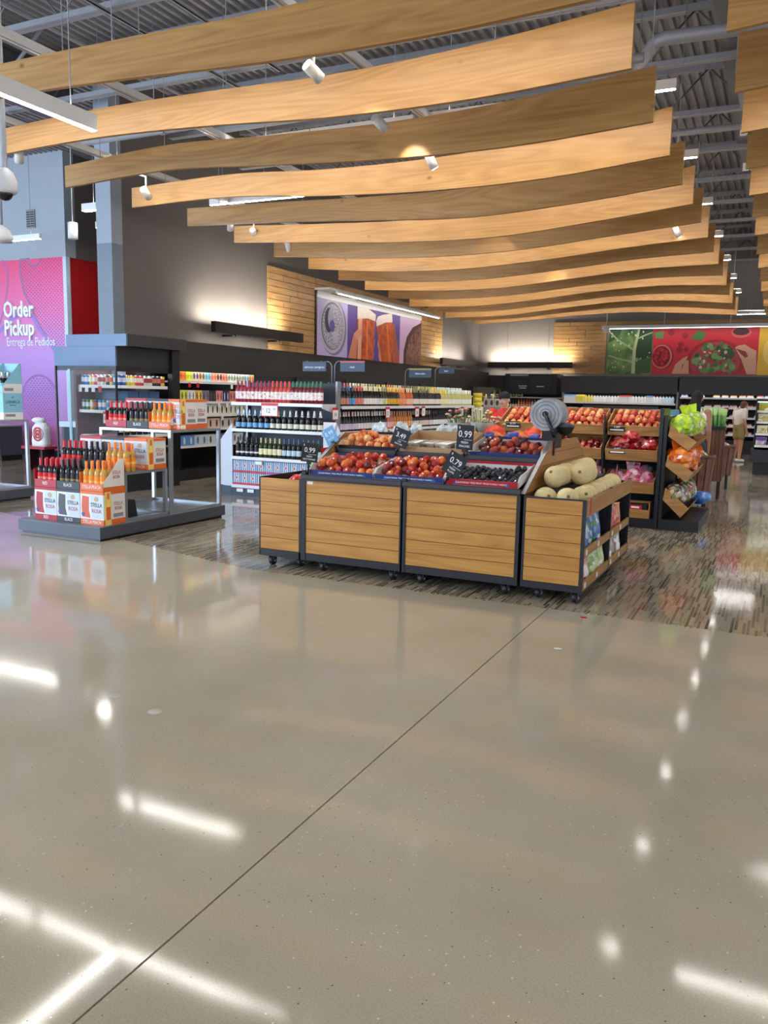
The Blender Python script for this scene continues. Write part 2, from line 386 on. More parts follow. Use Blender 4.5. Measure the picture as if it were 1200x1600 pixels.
# ---- roof structure
JM = mat((150, 150, 154), .5, .3); JD = mat((96, 96, 100), .5, .3)
def joist_parts(j, x0, x1):
    MB().box(x0, x1, -.06, -.008, 6.62, 6.70).box(x0, x1, .008, .06, 6.62, 6.70).build('top_chord', JM, j)
    MB().box(x0, x1, -.06, -.008, 5.98, 6.05).box(x0, x1, .008, .06, 5.98, 6.05).build('bottom_chord', JM, j)
    x = x0; k = 0; wbm = MB()
    while x < x1: wbm.tube([(x, 0, 6.02 if k % 2 else 6.65), (x+.62, 0, 6.65 if k % 2 else 6.02)], .013, 6); x += .62; k += 1
    wbm.build('web', JD, j)
protos = {}
for ji in range(12):
    jy = 5.75+2.1*ji; long = jy < 10.5
    lab = 'grey open-web steel joist under the metal deck, %s from the front' % ORD[ji]
    if long not in protos:
        j = thing('steel_joist', lab, 'joist', (0, jy, 0), group='roof joists'); joist_parts(j, -20 if long else -10.1, 8); protos[long] = j
    else: copy_tree(protos[long], (0, jy, 0), label=lab)
def girder(x, lab, y0=3, y1=28.9, z0=5.9, z1=6.62):
    g = thing('steel_girder', lab, 'girder', (x, 0, 0))
    MB().box(-.12, .12, y0, y1, z0, z0+.03).build('bottom_flange', JD, g)
    MB().box(-.12, .12, y0, y1, z1-.03, z1).build('top_flange', JD, g)
    MB().box(-.012, .012, y0, y1, z0+.03, z1-.03).build('girder_web', JD, g)
girder(-10.9, 'dark steel girder running back above the grey column at upper left', 3, 10.6)
girder(-.95, 'steel girder running back above the gap between the two board rows', 3, 28.9, 6.05, 6.6)
# diagonal braces, pipes, ducts
def pipe(lab, pts, r, m, name='sprinkler_pipe', cat='pipe', couplings=()):
    o = MB().tube(pts, r, 12).build(name, m); tag(o, lab, cat)
    if name == 'sprinkler_pipe':
        for k in range(3): x = pts[0][0]+(pts[-1][0]-pts[0][0])*(.2+.3*k); MB().tube([(x, pts[0][1], pts[0][2]), (x, pts[0][1], DECK_Z+.05)], .006, 5).build('pipe_hanger', m, o)
    for c in couplings: MB().tube([(c[0]-.04, c[1], c[2]), (c[0]+.04, c[1], c[2])], r*1.25, 12).build('coupling', m, o)
pipe('grey sprinkler pipe hanging behind the second ceiling board', [(-9.8, 9.4, 5.15), (-1.6, 9.4, 5.15)], .05, JM, couplings=[(-8, 9.4, 5.15), (-5, 9.4, 5.15)])
pipe('fat grey duct pipe with a bent end over the near board ends', [(-2.05, 11.1, 5.55), (-1.62, 10.2, 5.6), (-1.5, 10.15, 5.6), (-.86, 10.2, 5.6), (4, 10.2, 5.6)], .075, JM, 'duct_pipe')
pipe('slim grey pipe crossing the gap under the far joists', [(-4, 13.65, 5.6), (4, 13.65, 5.6)], .05, JM)
pipe('grey conduit running back under the deck at upper left', [(-8.9, 4, 6.2), (-8.9, 14, 6.2)], .03, JM, 'conduit')
pipe('thin grey conduit beside the upper left girder', [(-9.9, 4, 6.25), (-9.9, 14, 6.25)], .022, JM, 'conduit')
for i, (x, y0, y1) in enumerate(((-7.4, 5.5, 11), (-6.5, 5.5, 10), (-11.6, 6, 12))):
    s = MB(); s.box(x-.02, x+.02, y0, y1, 5.9, 5.915).box(x-.02, x-.016, y0, y1, 5.9, 5.94).box(x+.016, x+.02, y0, y1, 5.9, 5.94)
    tag(s.build('strut_channel', JM), ('slotted steel channel nearest the conduit under the deck', 'slotted steel channel above the right part of the front boards', 'slotted steel channel left of the girder')[i], 'channel')
for i, (x, y, z) in enumerate(((-11.6, 9.0, 5.9), (-12.6, 12.0, 5.9))):
    t = MB().tube([(x, y, 6.6), (x+.9, y, 5.95)], .03, 6).tube([(x+.9, y, 5.95), (x+1.8, y, 6.6)], .03, 6)
    tag(t.build('roof_brace', JM), ('pair of slanting steel braces beside the upper left girder', 'pair of slanting steel braces in the alcove roof')[i], 'brace')
t = thing('air_duct', 'boxy blue-grey metal duct between the right hand boards', 'duct')
MB().box(-.82, .8, 11.6, 12.9, 5.7, 6.2).build('duct_body', mat((118, 128, 140), .4, .3), t)
MB().box(-.86, -.80, 11.55, 12.95, 5.62, 6.28).build('duct_flange', mat((150, 158, 168), .4, .3), t)
tag(MB().box(-7.9, -6.2, 4.2, 5.0, 6.0, 6.5).build('roof_unit', mat((176, 180, 184), .5)), 'pale metal housing above the front board at the top edge', 'housing')
for i, (y, px) in enumerate(((10.6, -.72), (12.75, -.74), (14.8, -.8), (17.0, -.85))):
    t = thing('ceiling_tag', 'small white row plate hung above the gap, %s from the front' % ORD[i], 'plate', (px, y, 5.93)); t.rotation_euler = (R(15), 0, 0)
    MB().box(-.16, .16, -.005, .005, -.14, 0).build('plate', TAGW, t)
    text('J%d' % (7-i), (0, -.008, -.07), .14, DARKINK, '-y', t)
# ================================================================== CURVED CEILING BOARDS
BX = [-8.75, -7, -5.5, -4, -2.6, -1.3]
BT = {0: [4.36, 4.36, 4.32, 4.26, 4.22, 4.24], 2: [4.28, 4.31, 4.26, 4.17, 4.155, 4.21], 3: [4.22, 4.28, 4.19, 4.11, 4.10, 4.17], 4: [4.22, 4.23, 4.12, 4.06, 4.08, 4.19],
      5: [4.19, 4.13, 4.05, 3.99, 4.06, 4.18], 6: [4.15, 4.05, 3.965, 3.955, 4.07, 4.21], 8: [4.06, 3.93, 3.91, 3.99, 4.12, 4.21], 10: [3.95, 3.87, 3.88, 4.01, 4.13, 4.16],
      12: [3.83, 3.80, 3.90, 4.05, 4.12, 4.08], 14: [3.78, 3.80, 3.95, 4.08, 4.07, 3.96], 16: [3.80, 3.90, 4.01, 4.06, 4.0, 3.92]}
def brow(k):
    if k in BT: return BT[k]
    ks = sorted(BT); lo = max(a for a in ks if a < k); hi = min(a for a in ks if a > k); t = (k-lo)/(hi-lo)
    return [a*(1-t)+b_*t for a, b_ in zip(BT[lo], BT[hi])]
def cr(xs, ys, x):
    i = max(0, min(len(xs)-2, sum(1 for q in xs if q <= x)-1))
    def tan(j):
        if j == 0: return (ys[1]-ys[0])/(xs[1]-xs[0])
        if j == len(xs)-1: return (ys[-1]-ys[-2])/(xs[-1]-xs[-2])
        return (ys[j+1]-ys[j-1])/(xs[j+1]-xs[j-1])
    h = xs[i+1]-xs[i]; t = (x-xs[i])/h; m0, m1 = tan(i)*h, tan(i+1)*h
    return (2*t**3-3*t*t+1)*ys[i]+(t**3-2*t*t+t)*m0+(-2*t**3+3*t*t)*ys[i+1]+(t**3-t*t)*m1
def beam_y(k): return 7.114+1.24*(k-2)
def hboard(x): return cr(BX, [.27, .29, .325, .375, .435, .49], max(-8.75, min(-1.3, x)))
def board(k, x0, x1, zf, hf, label, group):
    y = beam_y(k); n = 40; b = MB(); vs = []
    for i in range(n+1):
        x = x0+(x1-x0)*i/n; z = zf(x); h = hf(x)
        for yy in (-.024, .024):
            for zz in (z, z+h): vs.append((x, yy, zz))
    fs = []
    for i in range(n):
        a = 4*i; c = a+4
        fs += [(a, c, c+1, a+1), (a+2, a+3, c+3, c+2), (a, a+2, c+2, c), (a+1, c+1, c+3, a+3)]
    fs += [(0, 1, 3, 2), (4*n, 4*n+2, 4*n+3, 4*n+1)]
    b.add(vs, fs); o = b.build('ceiling_board', PINE, None, (0, y, 0)); tag(o, label, 'ceiling board', group)
    for x in (x0+.6, (x0+x1)/2, x1-.6):
        MB().tube([(x, 0, zf(x)+hf(x)), (x, 0, DECK_Z)], .004, 5).build('hanger_wire', GREY, o)
for k in range(1, 17):
    row = brow(k); last = k == 16
    lab = 'curved wooden ceiling board, %s from the front in the wide left row' % ORD[k-1]
    if k == 1: lab = 'curved wooden ceiling board nearest the camera, cut by the top edge'
    if last: lab = 'curved wooden ceiling board nearest the back wall, lowest in the picture'
    board(k, -8.75 if k > 2 else -9.2, -1.3, lambda x, r=row: cr(BX, r, max(-8.75, x)), hboard, lab, 'wavy ceiling boards of the left row')
ZR = {2: 4.376, 3: 4.336, 4: 4.34, 5: 4.29, 6: 4.26, 7: 4.226, 8: 4.197, 9: 4.1, 10: 4.05, 11: 3.97, 12: 3.93, 13: 3.9, 14: 3.88, 15: 3.87, 16: 3.87}
for k in range(2, 17):
    board(k, -.61, 3.2, lambda x, z=ZR[k], kk=k: z+.1*math.sin((x+.61)*.75), lambda x: .49-.03*(x+.61), 'wooden ceiling board end at the right edge, %s from the top' % ORD[k-2], 'wavy ceiling boards of the right row')
# ---- linear lamps
GLOWUP = emit(LAMP_C, 12.0, 'added_deck_glow')  # upward glow added on the lamp tops to lighten the deck
def linear_lamp(name, label, p0, p1, h=.1, wdt=.055, wires=True, group=None):
    p0, p1 = Vector(p0), Vector(p1); d = p1-p0; L = d.length; rz = math.atan2(d.y, d.x)
    t = thing(name, label, 'lamp', p0, rz, group)
    MB().box(0, L, -wdt/2, wdt/2, .006, h).build('housing', WHITE, t)
    MB().box(.01, L-.01, -wdt/2+.008, wdt/2-.008, 0, .006).build('diffuser', GLOW, t)
    MB().box(.03, L-.03, -wdt/2+.02, wdt/2-.02, h, h+.004).build('added_top_glow', GLOWUP, t)
    if wires:
        for x in (.25, L-.25): MB().tube([(x, 0, h), (x, 0, DECK_Z-p0.z)], .005, 5).build('cable', GREY, t)
    return t
for q, k in enumerate((1, 3, 5, 7, 9, 11, 13, 15)):
    y = beam_y(k)+(.62 if k == 3 else .5); z = 4.70-.019*k
    segs = ((-8.7, -6.42), (-6.28, -4.03), (-3.85, -1.2))
    nm = ('left', 'middle', 'right')
    for j, (a, c) in enumerate(segs):
        linear_lamp('linear_lamp', 'white linear lamp hung behind the %s ceiling board, %s segment' % (ORD[k-1], nm[j]), (a, y, z-(.14 if k > 5 and j < 2 else 0)), (c, y, z-(.14 if k > 5 and j < 2 else 0)), group='linear lamps between the ceiling boards')
for q, k in enumerate((3, 5, 7, 9, 11, 13)):
    y = beam_y(k)+.5; z = 4.70-.019*k
    linear_lamp('linear_lamp', 'white linear lamp behind the right row of boards, %s from the front' % ORD[q], (-.56, y, z), (1.9, y, z), group='linear lamps behind the right row')
linear_lamp('pendant_lamp', 'long white linear pendant lamp crossing the front boards at upper left', (-5.3, 1.5, 3.7), (-5.3, 5.38, 3.7), h=.13, wdt=.06)
for i, x in enumerate((-9.5, -1.2, 2.6)):  # pendants out of view, added to light the front floor
    linear_lamp('pendant_lamp', ('added unseen linear pendant lamp further left of the entrance aisle', 'added unseen linear pendant lamp above the camera aisle', 'added unseen linear pendant lamp right of the camera aisle')[i], (x, -2.0, 4.3), (x, 1.9, 4.3), h=.13, wdt=.06)
linear_lamp('pendant_lamp', 'thin white linear lamp hanging before the pale wall above the pink mural', (-15.6, 11.9, 4.45), (-13.2, 11.9, 4.52), h=.1)
linear_lamp('pendant_lamp', 'upper of two short white lamps hanging in the alcove beside the column', (-12.15, 12, 4.9), (-11.0, 12, 4.86), h=.13, wdt=.12)
linear_lamp('pendant_lamp', 'lower of two short white lamps hanging in the alcove beside the column', (-13.3, 13.5, 4.94), (-12.2, 13.5, 4.93), h=.13, wdt=.12)
linear_lamp('pendant_lamp', 'far white linear lamp hanging below the last board ends', (-1.35, 25.2, 4.0), (-.3, 25.2, 4.0), h=.1)
# ---- track rails and spots
for i, (x, z, y0) in enumerate(((-8.35, 4.62, 6.3), (-6.65, 4.75, 3.6), (-3.85, 4.66, 5.6), (-1.76, 4.75, 9))):
    t = thing('track_rail', ('white track rail over the left ends of the ceiling boards', 'white rail crossing above the left part of the ceiling boards', 'white track rail over the middle of the ceiling boards', 'white track rail over the right ends of the ceiling boards')[i], 'rail', (x, 0, z))
    MB().box(-.045, .045, y0, 25, 0, .07).build('rail', mat((205, 205, 202), .4), t)
    MB().box(-.012, .012, y0, 25, -.004, 0).build('track_slot', GREY, t)
SPOTS = [(-3.81, 6.39, 4.3, 40, 1), (-3.87, 7.79, 4.3, 150, 1), (-3.91, 9.24, 4.3, 150, 0), (-8.19, 9.24, 4.3, -30, 1), (-8.34, 12.05, 4.28, -30, 1), (-8.4, 11.47, 4.3, -40, 0), (-8.43, 13.28, 4.26, 0, 0),
         (-8.74, 16.73, 4.2, -60, 1), (-1.76, 14.4, 4.3, 140, 0), (-4.0, 12.21, 4.3, -50, 1), (-4.07, 16.3, 4.25, -50, 1), (-8.33, 7.24, 4.3, -60, 0), (-4.1, 19.6, 4.2, -50, 0)]
for i, (x, y, z, az, real) in enumerate(SPOTS):
    t = thing('track_spot', 'small white cylinder spot lamp under the boards, %s in the list from the camera' % ORD[i], 'spot lamp', (x, y, z))
    t['label'] = ('white spot lamp nearest the camera, below the first board', 'white spot lamp below the second board near the picture middle', 'white spot lamp below the third board, seen from its back',
        'white spot lamp at the left end of the fourth board', 'white spot lamp at the left end of the sixth board', 'white spot lamp just under the fifth board left end', 'white spot lamp under the seventh board, pointing straight down',
        'bright spot lamp below the eighth board near the beer mural', 'white spot lamp near the right ends of the far boards', 'bright spot lamp lighting the sixth board in the middle', 'bright spot lamp lighting the tenth board in the middle', 'glaring round spot lamp at the left edge below the second board', 'tiny spot lamp under the far middle boards')[i]
    d = (Vector((math.sin(R(az))*.45, .85, -.42)) if real else Vector((math.sin(R(az))*.6, .45, -.75))).normalized()
    q = d.to_track_quat('Z', 'Y')
    rx_, rz_ = min(((-8.35, 4.62), (-3.85, 4.66), (-1.76, 4.75)), key=lambda a: abs(a[0]-x)); MB().tube([(rx_-x, 0, rz_-z+.01), (rx_-x, 0, .27), (0, 0, .22), (0, 0, .03)], .013, 8).build('stem', WHITE, t)
    MB().tube([(0, 0, .03), (0, 0, -.0)], .03, 8).build('swivel', WHITE, t)
    c = MB().tube([(0, 0, -.085), (0, 0, .085)], .052, 16).build('can', mat((226, 224, 220), .4, var=.02), t, rot=q.to_euler())
    MB().tube([(0, 0, .086), (0, 0, .089)], .042, 16).build('lens', emit((1, .96, .88), 9.0, 'spot_lens'), c)
    if real:
        l = bpy.data.lights.new('spot_beam', 'SPOT'); l.energy = 16; l.color = (1, .84, .62); l.spot_size = R(46); l.spot_blend = .5; l.shadow_soft_size = .03
        lo = bpy.data.objects.new('spot_beam', l); COL.objects.link(lo); lo.parent = t; lo.location = d*.12
        lo.rotation_euler = d.to_track_quat('-Z', 'Y').to_euler()
# ---- bar uplights on the walls
def bar_uplight(label, p0, p1, face, glows):
    t = thing('bar_uplight', label, 'wall lamp', p0)
    dx, dy = p1[0]-p0[0], p1[1]-p0[1]
    if face == '+x': MB().box(-.05, .05, 0, dy, 0, .2).build('housing', BLACK, t)
    else: MB().box(0, dx, -.05, .05, 0, .2).build('housing', BLACK, t)
    L = max(dx, dy)
    for f in (.22, .72):
        if face == '+x': MB().box(-.3, 0, L*f-.02, L*f+.02, -.04, 0).build('bracket', BLACK, t)
        else: MB().box(L*f-.02, L*f+.02, 0, .3, -.04, 0).build('bracket', BLACK, t)
    for (f, wlen, e) in glows:
        for up in (1, -1):
            l = bpy.data.lights.new('bar_glow', 'AREA'); l.shape = 'RECTANGLE'; l.size = wlen; l.size_y = .06; l.energy = e*(1 if up > 0 else .16); l.color = (1, .93, .83); l.spread = R(175)
            lo = bpy.data.objects.new('bar_glow', l); COL.objects.link(lo); lo.parent = t
            zz = .215 if up > 0 else -.012
            nrm = Vector((-.25, 0, up)) if face == '+x' else Vector((0, .25, up))
            if face == '+x': lo.location = (-.03, L*f, zz)
            else: lo.location = (L*f, .03, zz)
            qd = nrm.normalized().to_track_quat('-Z', 'Y' if face == '-y' else 'X'); lo.rotation_euler = qd.to_euler()
            if face == '+x': l.size, l.size_y = .06, wlen
    return t
bar_uplight('long black uplight bar on the dark left wall beside the wood boards', (-9.88, 12.93, 2.72), (-9.88, 16.13, 2.72), '+x', ((.2, 1.5, 27), (.62, 1.5, 27)))
bar_uplight('shorter black uplight bar near the far end of the left wall', (-9.88, 24.6, 2.6), (-9.88, 27.6, 2.6), '+x', ((.25, 1.3, 15), (.7, 1.3, 15)))
bar_uplight('black uplight bar on the back wall left of the leaf mural', (-9.7, 28.68, 2.64), (-6.66, 28.68, 2.64), '-y', ((.25, 1.5, 27), (.72, 1.5, 27)))
# ---- hanging devices at upper left
t = thing('camera_dome', 'white security camera dome on a pole at the left edge', 'camera', (-7.12, 6.0, 3.5))
MB().tube([(0, 0, .22), (0, 0, 3.2)], .035, 12).build('pole', mat((190, 196, 204), .4), t)
MB().lathe([(.04, .24), (.09, .2), (.12, .12), (.12, .02), (.1, .0), (0, .0)], (0, 0, 0), 20).build('shell', mat((205, 208, 212), .35), t)
MB().ball((0, 0, .0), (.075, .075, .07), 16, 10).build('lens_dome', mat((16, 16, 20), .1), t)
t = thing('camera_dome', 'second white camera dome at the left edge, below the first', 'camera', (-8.75, 7.3, 3.35))
MB().tube([(0, 0, .2), (0, 0, 3.3)], .02, 10).build('pole', mat((150, 158, 170), .4), t)
MB().lathe([(.03, .2), (.1, .14), (.13, .06), (.12, 0), (0, 0)], (0, 0, 0), 20).build('shell', mat((205, 208, 212), .35), t)
t = thing('ceiling_speaker', 'small white cylinder speaker hanging on a cord in the alcove', 'speaker', (-12.45, 12, 4.42))
MB().tube([(0, 0, .3), (0, 0, 2.3)], .008, 6).build('cord', WHITE, t)
MB().tube([(0, 0, 0), (0, 0, .3)], .09, 16).build('can', WHITE, t)
# ================================================================== MURALS
def art(c, rough=.5): return mat(c, rough, var=.04, scale=3)
X0 = XL+.03
t = thing('beer_mural', 'printed wall mural with a drink can top and two clinking beer glasses', 'mural', (0, 0, 0))
def pl(poly, z, c, nm): return flat(poly, '+x', X0+z, .002, art(c) if isinstance(c, tuple) else c, t, nm)
MB().box(XL, X0, 17.26, 18.84, 2.49, 4.0).build('panel', art((186, 168, 214)), t); MB().box(XL, X0, 18.84, 22.04, 2.49, 4.0).build('panel', art((88, 62, 142)), t)
MB().box(XL, X0, 22.04, 23.56, 2.49, 4.0).build('panel', art((204, 168, 200)), t)
METAL = mixmat('printed_can_metal', [(74, 72, 86), (150, 148, 162), (214, 212, 222)], 26, .4)
pl(ell(18.12, 3.22, .66, .68), .002, (120, 112, 140), 'print_shadow'); pl(ell(18.05, 3.25, .64, .66), .004, (176, 174, 186), 'can_rim')
pl(ell(18.05, 3.25, .56, .58), .006, (110, 106, 122), 'can_groove'); pl(ell(18.07, 3.24, .52, .54), .008, METAL, 'can_top')
pl(ell(17.86, 3.38, .2, .3), .010, (46, 38, 66), 'can_opening'); pl(ell(17.96, 3.42, .15, .25), .012, (150, 148, 170), 'can_lip'); pl(ell(18.02, 3.25, .13, .14), .014, (84, 66, 150), 'can_tab_hole')
pl([(18.0, 3.1), (18.35, 3.16), (18.3, 2.85), (18.12, 2.86)], .012, (172, 170, 184), 'can_tab')
pl([(18.87, 2.49), (19.04, 2.87), (19.17, 3.15), (19.38, 3.26), (19.56, 3.28), (19.45, 3.08), (19.35, 2.83), (19.32, 2.49)], .006, (206, 128, 100), 'hand')
BEER = mixmat('printed_beer', [(150, 52, 18), (186, 74, 26), (206, 96, 36)], 5, .4); FOAM = mixmat('printed_foam', [(222, 204, 190), (240, 228, 216)], 30, .6)
pl([(20.25, 3.14), (20.40, 3.09), (20.38, 2.92), (20.33, 2.8), (20.36, 2.63), (20.27, 2.49), (20.15, 2.49)], .003, (190, 112, 84), 'fingers')
pl([(19.36, 3.54), (19.98, 3.61), (20.42, 3.57), (20.27, 2.49), (19.32, 2.49)], .005, BEER, 'beer'); pl([(19.36, 3.85), (19.6, 3.89), (20.03, 3.85), (20.44, 3.75), (20.42, 3.57), (19.98, 3.61), (19.36, 3.54)], .007, FOAM, 'beer_foam')
pl([(19.43, 3.56), (19.64, 3.58), (19.59, 2.49), (19.40, 2.49)], .007, (226, 170, 140), 'glass_shine'); pl([(19.9, 3.55), (19.98, 3.55), (19.95, 2.6), (19.9, 2.6)], .007, (222, 120, 60), 'glass_shine')
pl([(19.17, 3.15), (19.38, 3.27), (19.6, 3.29), (19.62, 3.2), (19.45, 3.05), (19.3, 3.0)], .009, (222, 150, 122), 'thumb')
pl([(21.52, 3.59), (21.66, 3.58), (21.83, 3.13), (22.03, 2.72), (22.03, 2.49), (21.74, 2.49)], .003, (168, 84, 62), 'hand')
pl([(20.62, 3.11), (20.56, 2.96), (20.66, 2.82), (20.64, 2.65), (20.76, 2.49), (20.95, 2.49), (20.8, 3.1)], .003, (204, 130, 106), 'fingers')
pl([(20.5, 3.44), (21.03, 3.59), (21.5, 3.64), (21.74, 2.49), (20.88, 2.49)], .005, BEER, 'beer'); pl([(20.46, 3.58), (20.56, 3.71), (20.89, 3.79), (21.47, 3.88), (21.5, 3.64), (21.03, 3.59), (20.5, 3.44)], .007, FOAM, 'beer_foam')
pl([(21.1, 3.55), (21.2, 3.55), (21.38, 2.6), (21.28, 2.6)], .007, (222, 120, 60), 'glass_shine')
pl([(23.55, 3.79), (22.94, 3.61), (22.53, 3.3), (22.33, 2.89), (22.32, 2.49), (23.55, 2.49)], .004, (70, 30, 34), 'glass_rim')
pl([(23.55, 3.69), (23.03, 3.52), (22.66, 3.19), (22.49, 2.8), (22.48, 2.49), (23.55, 2.49)], .006, mixmat('printed_cola_ice', [(40, 16, 18), (96, 44, 38), (140, 84, 70), (60, 24, 22)], 6, .4), 'iced_drink')
for y0, y1 in ((17.2, 17.26),): MB().box(XL, X0+.03, y0, y1, 2.46, 4.02).build('frame_edge', BLACK, t)
# light shelf over the beer mural
t = thing('light_shelf', 'white canopy shelf with a light strip above the beer mural', 'light shelf', (0, 0, 0))
MB().box(XL, XL+.42, 17.2, 23.6, 4.02, 4.07).build('shelf_top', mat((196, 194, 190), .5), t)
MB().box(XL+.36, XL+.42, 17.6, 24.2, 3.98, 4.03).build('lamp_housing', WHITE, t); MB().box(XL+.37, XL+.41, 17.7, 24.1, 3.968, 3.98).build('diffuser', emit(LAMP_C, 10, 'shelf_lamp_glow'), t)
for i in range(5): MB().box(XL+.06, XL+.36, 17.9+i*1.3, 18.75+i*1.3, 4.005, 4.02).build('shelf_slat', mat((164, 132, 90), .5), t)
MB().box(XL+.03, XL+.05, 17.26, 23.56, 3.86, 4.02).build('shelf_backing', WHITE, t)
# ---- salad mural on the back wall
Y0 = YB-.03
t = thing('salad_mural', 'printed wall mural of a wet green leaf and hands around a salad plate on red', 'mural', (0, 0, 0))
def pb(poly, z, c, nm): return flat(poly, '-y', Y0-z, .002, art(c) if isinstance(c, tuple) else c, t, nm)
MB().box(-5.55, -4.07, Y0, YB, 2.46, 3.96).build('panel', mixmat('printed_leaf', [(58, 92, 48), (104, 140, 76), (142, 168, 106)], 2.2, .5), t); MB().box(-4.07, -.84, Y0, YB, 2.46, 3.98).build('panel', art((206, 44, 56)), t)
MB().box(-.84, 2.2, Y0, YB, 2.46, 3.98).build('panel', art((232, 182, 56)), t)
pb([(-4.57, 3.94), (-4.09, 3.94), (-4.09, 3.04), (-4.36, 2.94), (-4.65, 3.04), (-4.65, 3.42)], .002, (46, 74, 42), 'leaf_shadow')
pb([(-5.5, 3.94), (-5.1, 3.94), (-5.2, 3.7), (-5.52, 3.5)], .002, (56, 86, 50), 'leaf_shadow'); pb([(-4.62, 2.9), (-4.1, 3.0), (-4.1, 2.5), (-4.58, 2.48)], .002, (66, 98, 50), 'leaf_shadow')
pb([(-4.57, 3.94), (-4.7, 3.28), (-4.71, 2.48), (-4.59, 2.48), (-4.6, 3.28), (-4.5, 3.94)], .005, (196, 208, 158), 'leaf_vein')
for q in ([(-4.68, 3.3), (-5.2, 3.62), (-5.5, 3.9), (-5.52, 3.86), (-5.2, 3.56), (-4.68, 3.24)], [(-4.7, 2.9), (-5.1, 2.98), (-5.5, 3.1), (-5.5, 3.06), (-5.1, 2.93), (-4.7, 2.84)], [(-4.58, 3.66), (-4.3, 3.78), (-4.1, 3.86), (-4.1, 3.82), (-4.3, 3.74), (-4.58, 3.6)]): pb(q, .005, (176, 194, 138), 'leaf_vein')
for i in range(26):
    x, z = random.uniform(-5.45, -4.15), random.uniform(2.55, 3.88); r = random.uniform(.012, .03)
    pb(ell(x, z, r, r*1.3, 8), .007, (220, 228, 206), 'water_drop')
pb(ell(-3.74, 3.04, .36, .42), .002, (150, 26, 34), 'bowl_shadow'); pb([p for p in ell(-3.76, 3.04, .33, .4) if p[0] > -4.06], .004, (222, 108, 104), 'bowl'); pb(ell(-3.77, 3.05, .28, .34), .006, (130, 14, 26), 'bowl_inside')
for i in range(26):
    a = random.uniform(0, 6.28); q = math.sqrt(random.random()); pb(ell(-3.77+.22*q*math.cos(a), 3.05+.28*q*math.sin(a), .05, .055, 8), .008+.0002*i, random.choice(((206, 34, 58), (222, 52, 74), (178, 22, 44))), 'raspberry')
pb([p for p in ell(-2.1, 2.85, .88, .74) if p[1] > 2.47]+[(-1.3, 2.47)][:0], .002, (170, 28, 38), 'plate'); pb([p for p in ell(-2.1, 2.84, .76, .66) if p[1] > 2.47], .004, (176, 70, 70), 'plate_well')
for i in range(90):
    a = random.uniform(0, 6.28); q = math.sqrt(random.random()); x, z = -2.1+.68*q*math.cos(a), 2.9+.56*q*math.sin(a)
    if z < 2.56: continue
    k = random.random(); c = random.choice(((70, 116, 58), (96, 142, 74), (52, 88, 44), (124, 162, 96))) if k < .66 else random.choice(((186, 32, 54), (216, 180, 178), (126, 22, 42), (232, 208, 200)))
    r = random.uniform(.05, .11) if k < .66 else random.uniform(.035, .065)
    pb(ell(x, z, r, r*random.uniform(.5, 1), 9, rot=random.uniform(0, 3)), .006+.00008*i, c, 'salad_leaf' if k < .66 else 'radish_slice')
pb(ell(-1.38, 3.8, .3, .17), .004, (214, 96, 92), 'cup'); pb(ell(-1.38, 3.83, .24, .12), .006, (72, 28, 34), 'cup_inside')
SK = (222, 164, 134)
pb([(-3.41, 2.48), (-3.3, 2.8), (-3.08, 2.99), (-2.93, 3.06), (-2.98, 2.92), (-3.1, 2.76), (-3.1, 2.6), (-3.02, 2.92), (-2.9, 2.92), (-2.87, 2.48)], .016, SK, 'hand'); pb([(-1.12, 2.48), (-1.31, 2.94), (-1.53, 3.33), (-1.4, 3.4), (-1.24, 3.42), (-1.02, 3.28), (-.89, 3.22), (-.85, 2.48)], .016, SK, 'hand')
pb([(-1.5, 3.3), (-1.2, 3.2), (-1.12, 3.05), (-1.2, 3.0), (-1.34, 3.12)], .018, (150, 60, 52), 'finger_shadow')
for (x, z, r) in ((-3.5, 3.82, .1), (-3.06, 3.72, .1), (-3.18, 3.44, .09), (-3.22, 3.26, .1), (-3.0, 3.28, .08)): pb(ell(x, z, r, r), .004, (160, 20, 48), 'radish')
pb([(-2.9, 3.62), (-2.66, 3.91), (-2.41, 3.77), (-2.54, 3.54)], .004, (76, 120, 62), 'radish_leaf'); pb([(-4.03, 3.84), (-3.73, 3.88), (-3.75, 3.62), (-3.99, 3.65)], .004, (96, 138, 76), 'radish_leaf')
pb(ell(-.3, 3.2, .4, .5), .004, (244, 206, 104), 'lemon_shape')
# white lamp trough along the top of the salad mural
t = thing('mural_lamp', 'white lamp trough along the top of the salad mural', 'lamp', (-5.7, 28.62, 3.95))
MB().box(0, 7.6, -.06, .06, 0, .1).build('housing', WHITE, t); MB().box(.05, 7.55, -.04, .04, -.008, 0).build('diffuser', emit(LAMP_C, 6, 'trough_glow'), t)
for x in (.15, 2, 4, 6): MB().tube([(x, 0, .1), (x, 0, 2.4)], .01, 6).build('hanger', WHITE, t)
MB().box(.08, .28, -.18, -.06, -.12, .0).build('driver_box', WHITE, t)
# ---- pink order pickup wall print
def pink_material():
    m, nt, b = _mat('pickup_mural_print'); N = nt.nodes; L = nt.links
    tc = N.new('ShaderNodeTexCoord'); s = N.new('ShaderNodeSeparateXYZ'); L.new(tc.outputs['Object'], s.inputs[0])
    mr = N.new('ShaderNodeMapRange'); mr.inputs[1].default_value = .1; mr.inputs[2].default_value = 4.5; L.new(s.outputs[2], mr.inputs[0])
    rp = N.new('ShaderNodeValToRGB'); e = rp.color_ramp.elements; e[0].color = lin((176, 70, 110))+(1,); e[1].color = lin((240, 78, 128))+(1,)
    e.new(.3).color = lin((170, 120, 196))+(1,); e.new(.52).color = lin((188, 146, 214))+(1,); e.new(.72).color = lin((226, 120, 178))+(1,)
    L.new(mr.outputs[0], rp.inputs[0]); L.new(rp.outputs[0], b.inputs['Base Color']); b.inputs['Roughness'].default_value = .45
    return m
